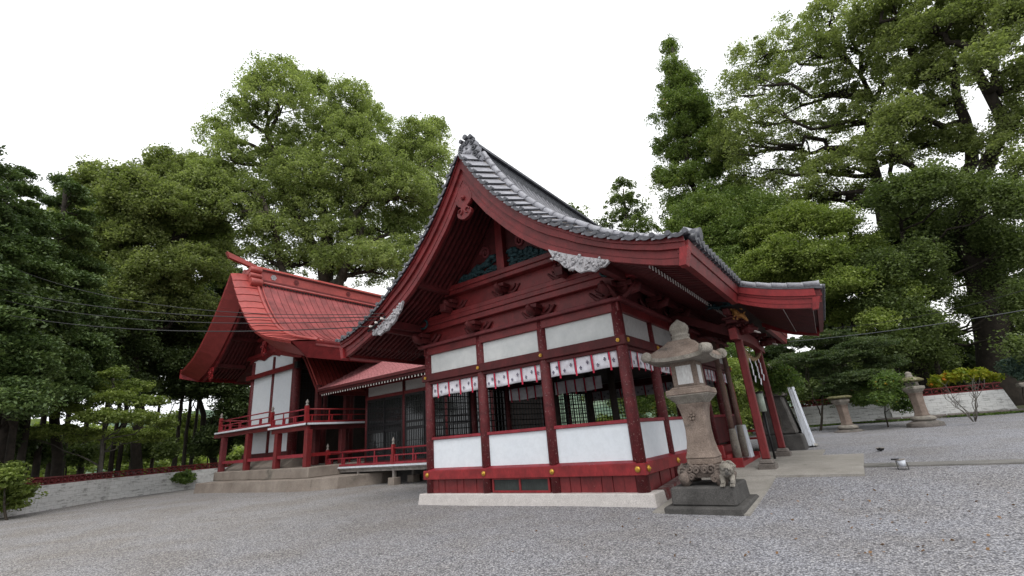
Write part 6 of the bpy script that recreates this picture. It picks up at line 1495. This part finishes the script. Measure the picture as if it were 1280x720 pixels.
# ---- massive camphor on the right
TB = [(1130, 60, 40, 24), (1170, 30, 44, 26), (1220, 20, 44, 24), (1270, 40, 40, 28), (1150, 100, 40, 22), (1190, 75, 40, 24), (1240, 80, 36, 22), (1130, 150, 36, 20), (1165, 140, 36, 20), (1280, 110, 40, 26), (1105, 190, 34, 18), (1150, 185, 36, 18), (1270, 160, 36, 22), (1110, 10, 44, 20), (1290, 0, 40, 26), (1195, 180, 26, 16), (1240, 190, 26, 16), (1280, 215, 34, 20)]
b_ = at(1234, 470, 39)
tree('camphor_tree', 'massive old camphor with a very thick grey trunk at the right edge', (b_.x, b_.y, .8), px_lumps(TB, 36, 17, dj=.05, vk=1.25), LM['sparse'], BARKD, 66000, .145, 1.2, 161, stems=[at(1205, 230, 38), at(1240, 60, 36), at(1195, 90, 37)], sub_r=.5, twigs=5, limb_r=.36, wig=.6, limb_from=(.5, 1))
# ---- darker mass under it
T9 = [(1120, 250, 40, 20), (1165, 235, 40, 22), (1215, 245, 40, 24), (1265, 260, 36, 26), (1140, 285, 40, 22), (1190, 285, 40, 24), (1240, 300, 36, 24), (1278, 320, 26, 30), (1150, 325, 40, 22), (1200, 335, 36, 22), (1160, 365, 34, 18), (1240, 350, 28, 16), (1100, 340, 36, 22), (1110, 385, 36, 20), (1150, 405, 30, 18), (1276, 380, 24, 24), (1120, 430, 34, 18), (1165, 440, 28, 18), (1140, 462, 26, 16), (1090, 450, 30, 18), (1185, 420, 18, 18), (1182, 462, 16, 14), (1215, 385, 30, 12), (1250, 398, 30, 12), (1285, 410, 24, 14), (1278, 440, 14, 16), (1030, 470, 30, 18), (1060, 490, 30, 14), (1000, 490, 26, 14), (1100, 485, 30, 14), (960, 480, 30, 16)]
b_ = at(1150, 480, 40)
tree('broadleaf_tree', 'dark leafy tree crowding round the thick grey trunk on the right', (b_.x, b_.y, .8), px_lumps(T9, 35.5, 18, dj=.12, vk=1.2), LM['broad'], BARKD, 120000, .14, .3, 171, sub_r=.65, shell=.35, twigs=2, limb_r=.12)
# ---- fresh green tree beyond the porch roof
T8 = [(960, 292, 30, 16), (1000, 280, 34, 18), (1045, 285, 34, 18), (985, 318, 38, 18), (1035, 322, 40, 18), (1080, 315, 34, 18), (950, 335, 30, 18), (1000, 352, 38, 16), (1050, 358, 40, 16), (1095, 352, 34, 16), (1020, 388, 40, 14), (1070, 392, 40, 14), (1110, 385, 26, 14), (1100, 405, 30, 12), (960, 365, 30, 18), (1130, 370, 24, 16)]
b_ = at(1085, 500, 37)
tree('broadleaf_tree', 'fresh yellow-green tree just beyond the porch roof tip', (b_.x, b_.y, .72), px_lumps(T8, 33, 19, vk=1.3), LM['lime'], BARKD, 120000, .13, .16, 181, stems=[at(1050, 330, 34), at(1010, 350, 34)], sub_r=.6, flat=.5, shell=.3, twigs=3, limb_r=.09)
# slim bare trunks in the shade beneath
for i, (u, v, d, lab) in enumerate(((1180, 470, 37, 'slim leaning bare trunk in the dark gap left of the thick trunk'), (1128, 470, 38, 'thin dark trunk standing in the shade above the right-hand bush'))):
    b_ = at(u, v+10, d); tree('broadleaf_tree', lab, (b_.x, b_.y, .75), px_lumps([(u-50, 330, 30, 18), (u-20, 310, 34, 20), (u-70, 360, 24, 14)], d, 30+i), LM['dark'], BARK, 16000, .16, .17, 190+i, group='slim trees in the shade beyond the right wall', sub_r=.5, twigs=2, limb_r=.06, top=at(u-52, 330, d), twig_w=.03)
# ---- shade wood behind everything on the right, read as one mass
rgs = []
rg = random.Random(5)
for k in range(46): rgs.append((rg.uniform(900, 1330), rg.uniform(300, 490), rg.uniform(28, 44), rg.uniform(18, 26)))
for k in range(14): rgs.append((890+k*32, 500+rg.uniform(-6, 8)-k*.8, 26, 12))
pts, tint, _, _ = cloud(px_lumps(rgs, 47, 20, dj=.12), 120000, 201, .8, .6)
tag(quadmesh('far_wood', leafquads(pts, .26, 202), LM['dark'], None, tint), 'dark mass of far woodland behind the right-hand trees', 'woodland', kind='stuff')
rgs = []
for k in range(34): rgs.append((rg.uniform(-40, 300), rg.uniform(270, 470), rg.uniform(30, 46), rg.uniform(20, 28)))
pts, tint, _, _ = cloud(px_lumps(rgs, 62, 21, dj=.08), 80000, 203, .9, .6)
tag(quadmesh('far_wood', leafquads(pts, .34, 204), LM['dark'], None, tint), 'dark mass of far woodland behind the left-hand conifers', 'woodland', kind='stuff')
rgs = []
for k in range(64): rgs.append((rg.uniform(-20, 320), rg.uniform(545, 602), rg.uniform(14, 26), rg.uniform(8, 15)))
pts, tint, _, _ = cloud(px_lumps(rgs, 105, 24, dj=.2), 60000, 205, 1.5, .6)
tag(quadmesh('valley_wood', leafquads(pts, .5, 206), LM['lime'], None, tint), 'pale green valley woodland seen between the dark trunks on the left', 'woodland', kind='stuff')
# ---- layered maple behind the lanterns
TM = [(985, 432, 34, 8), (1030, 424, 40, 9), (1080, 432, 36, 9), (1000, 450, 40, 8), (1055, 448, 46, 9), (1105, 455, 32, 9), (1020, 468, 46, 8), (1075, 472, 44, 8), (985, 470, 24, 8), (1115, 480, 26, 8), (1045, 488, 30, 6)]
b_ = onplane(1021, 540, 2, .66)
tree('maple', 'low layered green maple spreading over the half-hidden lantern', (b_.x, b_.y, gz(b_.x, b_.y)), px_lumps(TM, b_.y*1.02, 22, dj=.04), LM['maple'], BARK, 52000, .075, .07, 211, stems=[at(1030, 480, b_.y), at(1012, 478, b_.y)], sub_r=.3, flat=.22, twigs=3, limb_r=.03, limb_from=(.5, 1))
# ---- garden trees behind the hall, seen through its windows
for i, (x, y, h, lab) in enumerate(((-9.5, 26.5, 4.2, 'leafy green tree behind the hall, seen through the middle window opening'), (-6.0, 25.5, 3.6, 'leafy green tree behind the hall, seen through the right window opening'), (-5.4, 28.5, 4.5, 'leafy green tree behind the hall, seen beneath the side curtains'), (-13, 28, 5, 'leafy green tree behind the hall, farthest left through the windows'))):
    ls = [(Vector((x+rg.uniform(-1.4, 1.4), y+rg.uniform(-1, 1), gz(x, y)+.5+h*k/8)), (1.2, 1.2, .5)) for k in range(8)]
    tree('broadleaf_tree', lab, (x, y, gz(x, y)), ls, LM['lime'] if i % 2 else LM['garden'], BARK, 16000, .10, .12, 300+i, group='garden trees behind the hall', sub_r=.35, twigs=2, limb_r=.04, top=(x, y, gz(x, y)+h))
# ---- shrubs
b_ = onplane(1108, 533, 2, .72); d = math.hypot(b_.x, b_.y)
tree('shrub', 'rounded glossy green shrub between the two old stone lanterns', (b_.x, b_.y, .72), px_lumps([(1085, 482, 15, 7), (1108, 478, 18, 8), (1126, 494, 13, 6), (1082, 500, 12, 6), (1105, 500, 15, 6), (1128, 508, 10, 5)], d, 23), LM['garden'], BARK, 9000, .10, .04, 221, cat='shrub', sub_r=.26, twigs=2, limb_r=.02)
c = at(1205, 474, 32.5)
tree('croton_shrub', 'yellow and orange leaved shrub showing above the bright white wall', (c.x, c.y+1.2, .9), px_lumps([(1188, 475, 11, 4), (1205, 471, 14, 5), (1226, 470, 13, 4), (1241, 472, 7, 4), (1172, 478, 8, 4)], 34.4, 24, dj=.005), LM['yellow'], BARK, 1300, .20, .04, 231, cat='shrub', sub_r=.25, twigs=1, limb_r=.02)
c = at(1268, 470, 32.5)
tree('bluegreen_shrub', 'grey-blue leafy shrub on the pier at the right edge', (c.x, c.y+.8, .9), px_lumps([(1265, 460, 12, 9), (1280, 456, 12, 10), (1274, 470, 12, 7)], 34.0, 25, dj=.005), LM['blue'], BARK, 3000, .12, .04, 241, cat='shrub', sub_r=.25, twigs=1, limb_r=.02)
b_ = onplane(1218, 527, 2, .75); t = empty('bare_shrub', (b_.x, b_.y, .75), 'leafless branching shrub in front of the bright white wall', 'shrub')
mb = MB(); rg = random.Random(8)
for k in range(9):
    a = rg.uniform(-1, 1); q = Vector((a*.75, rg.uniform(-.3, .3), rg.uniform(1.0, 1.7))); pl_ = limb(mb, Vector((a*.04, 0, 0)), q, .018, .006, rg, .2, 6, 5)
    for j in (3, 4, 5): limb(mb, pl_[j], pl_[j]+Vector((rg.uniform(-.3, .3), rg.uniform(-.2, .2), rg.uniform(.15, .4))), .008, .003, rg, .2, 3, 4)
mb.build('branches', BARKG, t)
# evergreen arrangement beside the guardian lion
c = onplane(958, 470, 1, 17.4); b_ = Vector((c.x, 17.4, gz(c.x, 17.4)))
tree('potted_evergreen', 'leafy evergreen cluster hanging beside the second porch pillar', b_, [(onplane(u, v, 1, 17.4), (.34, .34, .26)) for u, v in ((950, 462), (962, 474), (975, 468), (946, 480), (985, 478), (966, 486))], LM['garden'], BARK, 6000, .075, .03, 251, cat='shrub', sub_r=.2, twigs=2, limb_r=.015, top=onplane(960, 470, 1, 17.4))
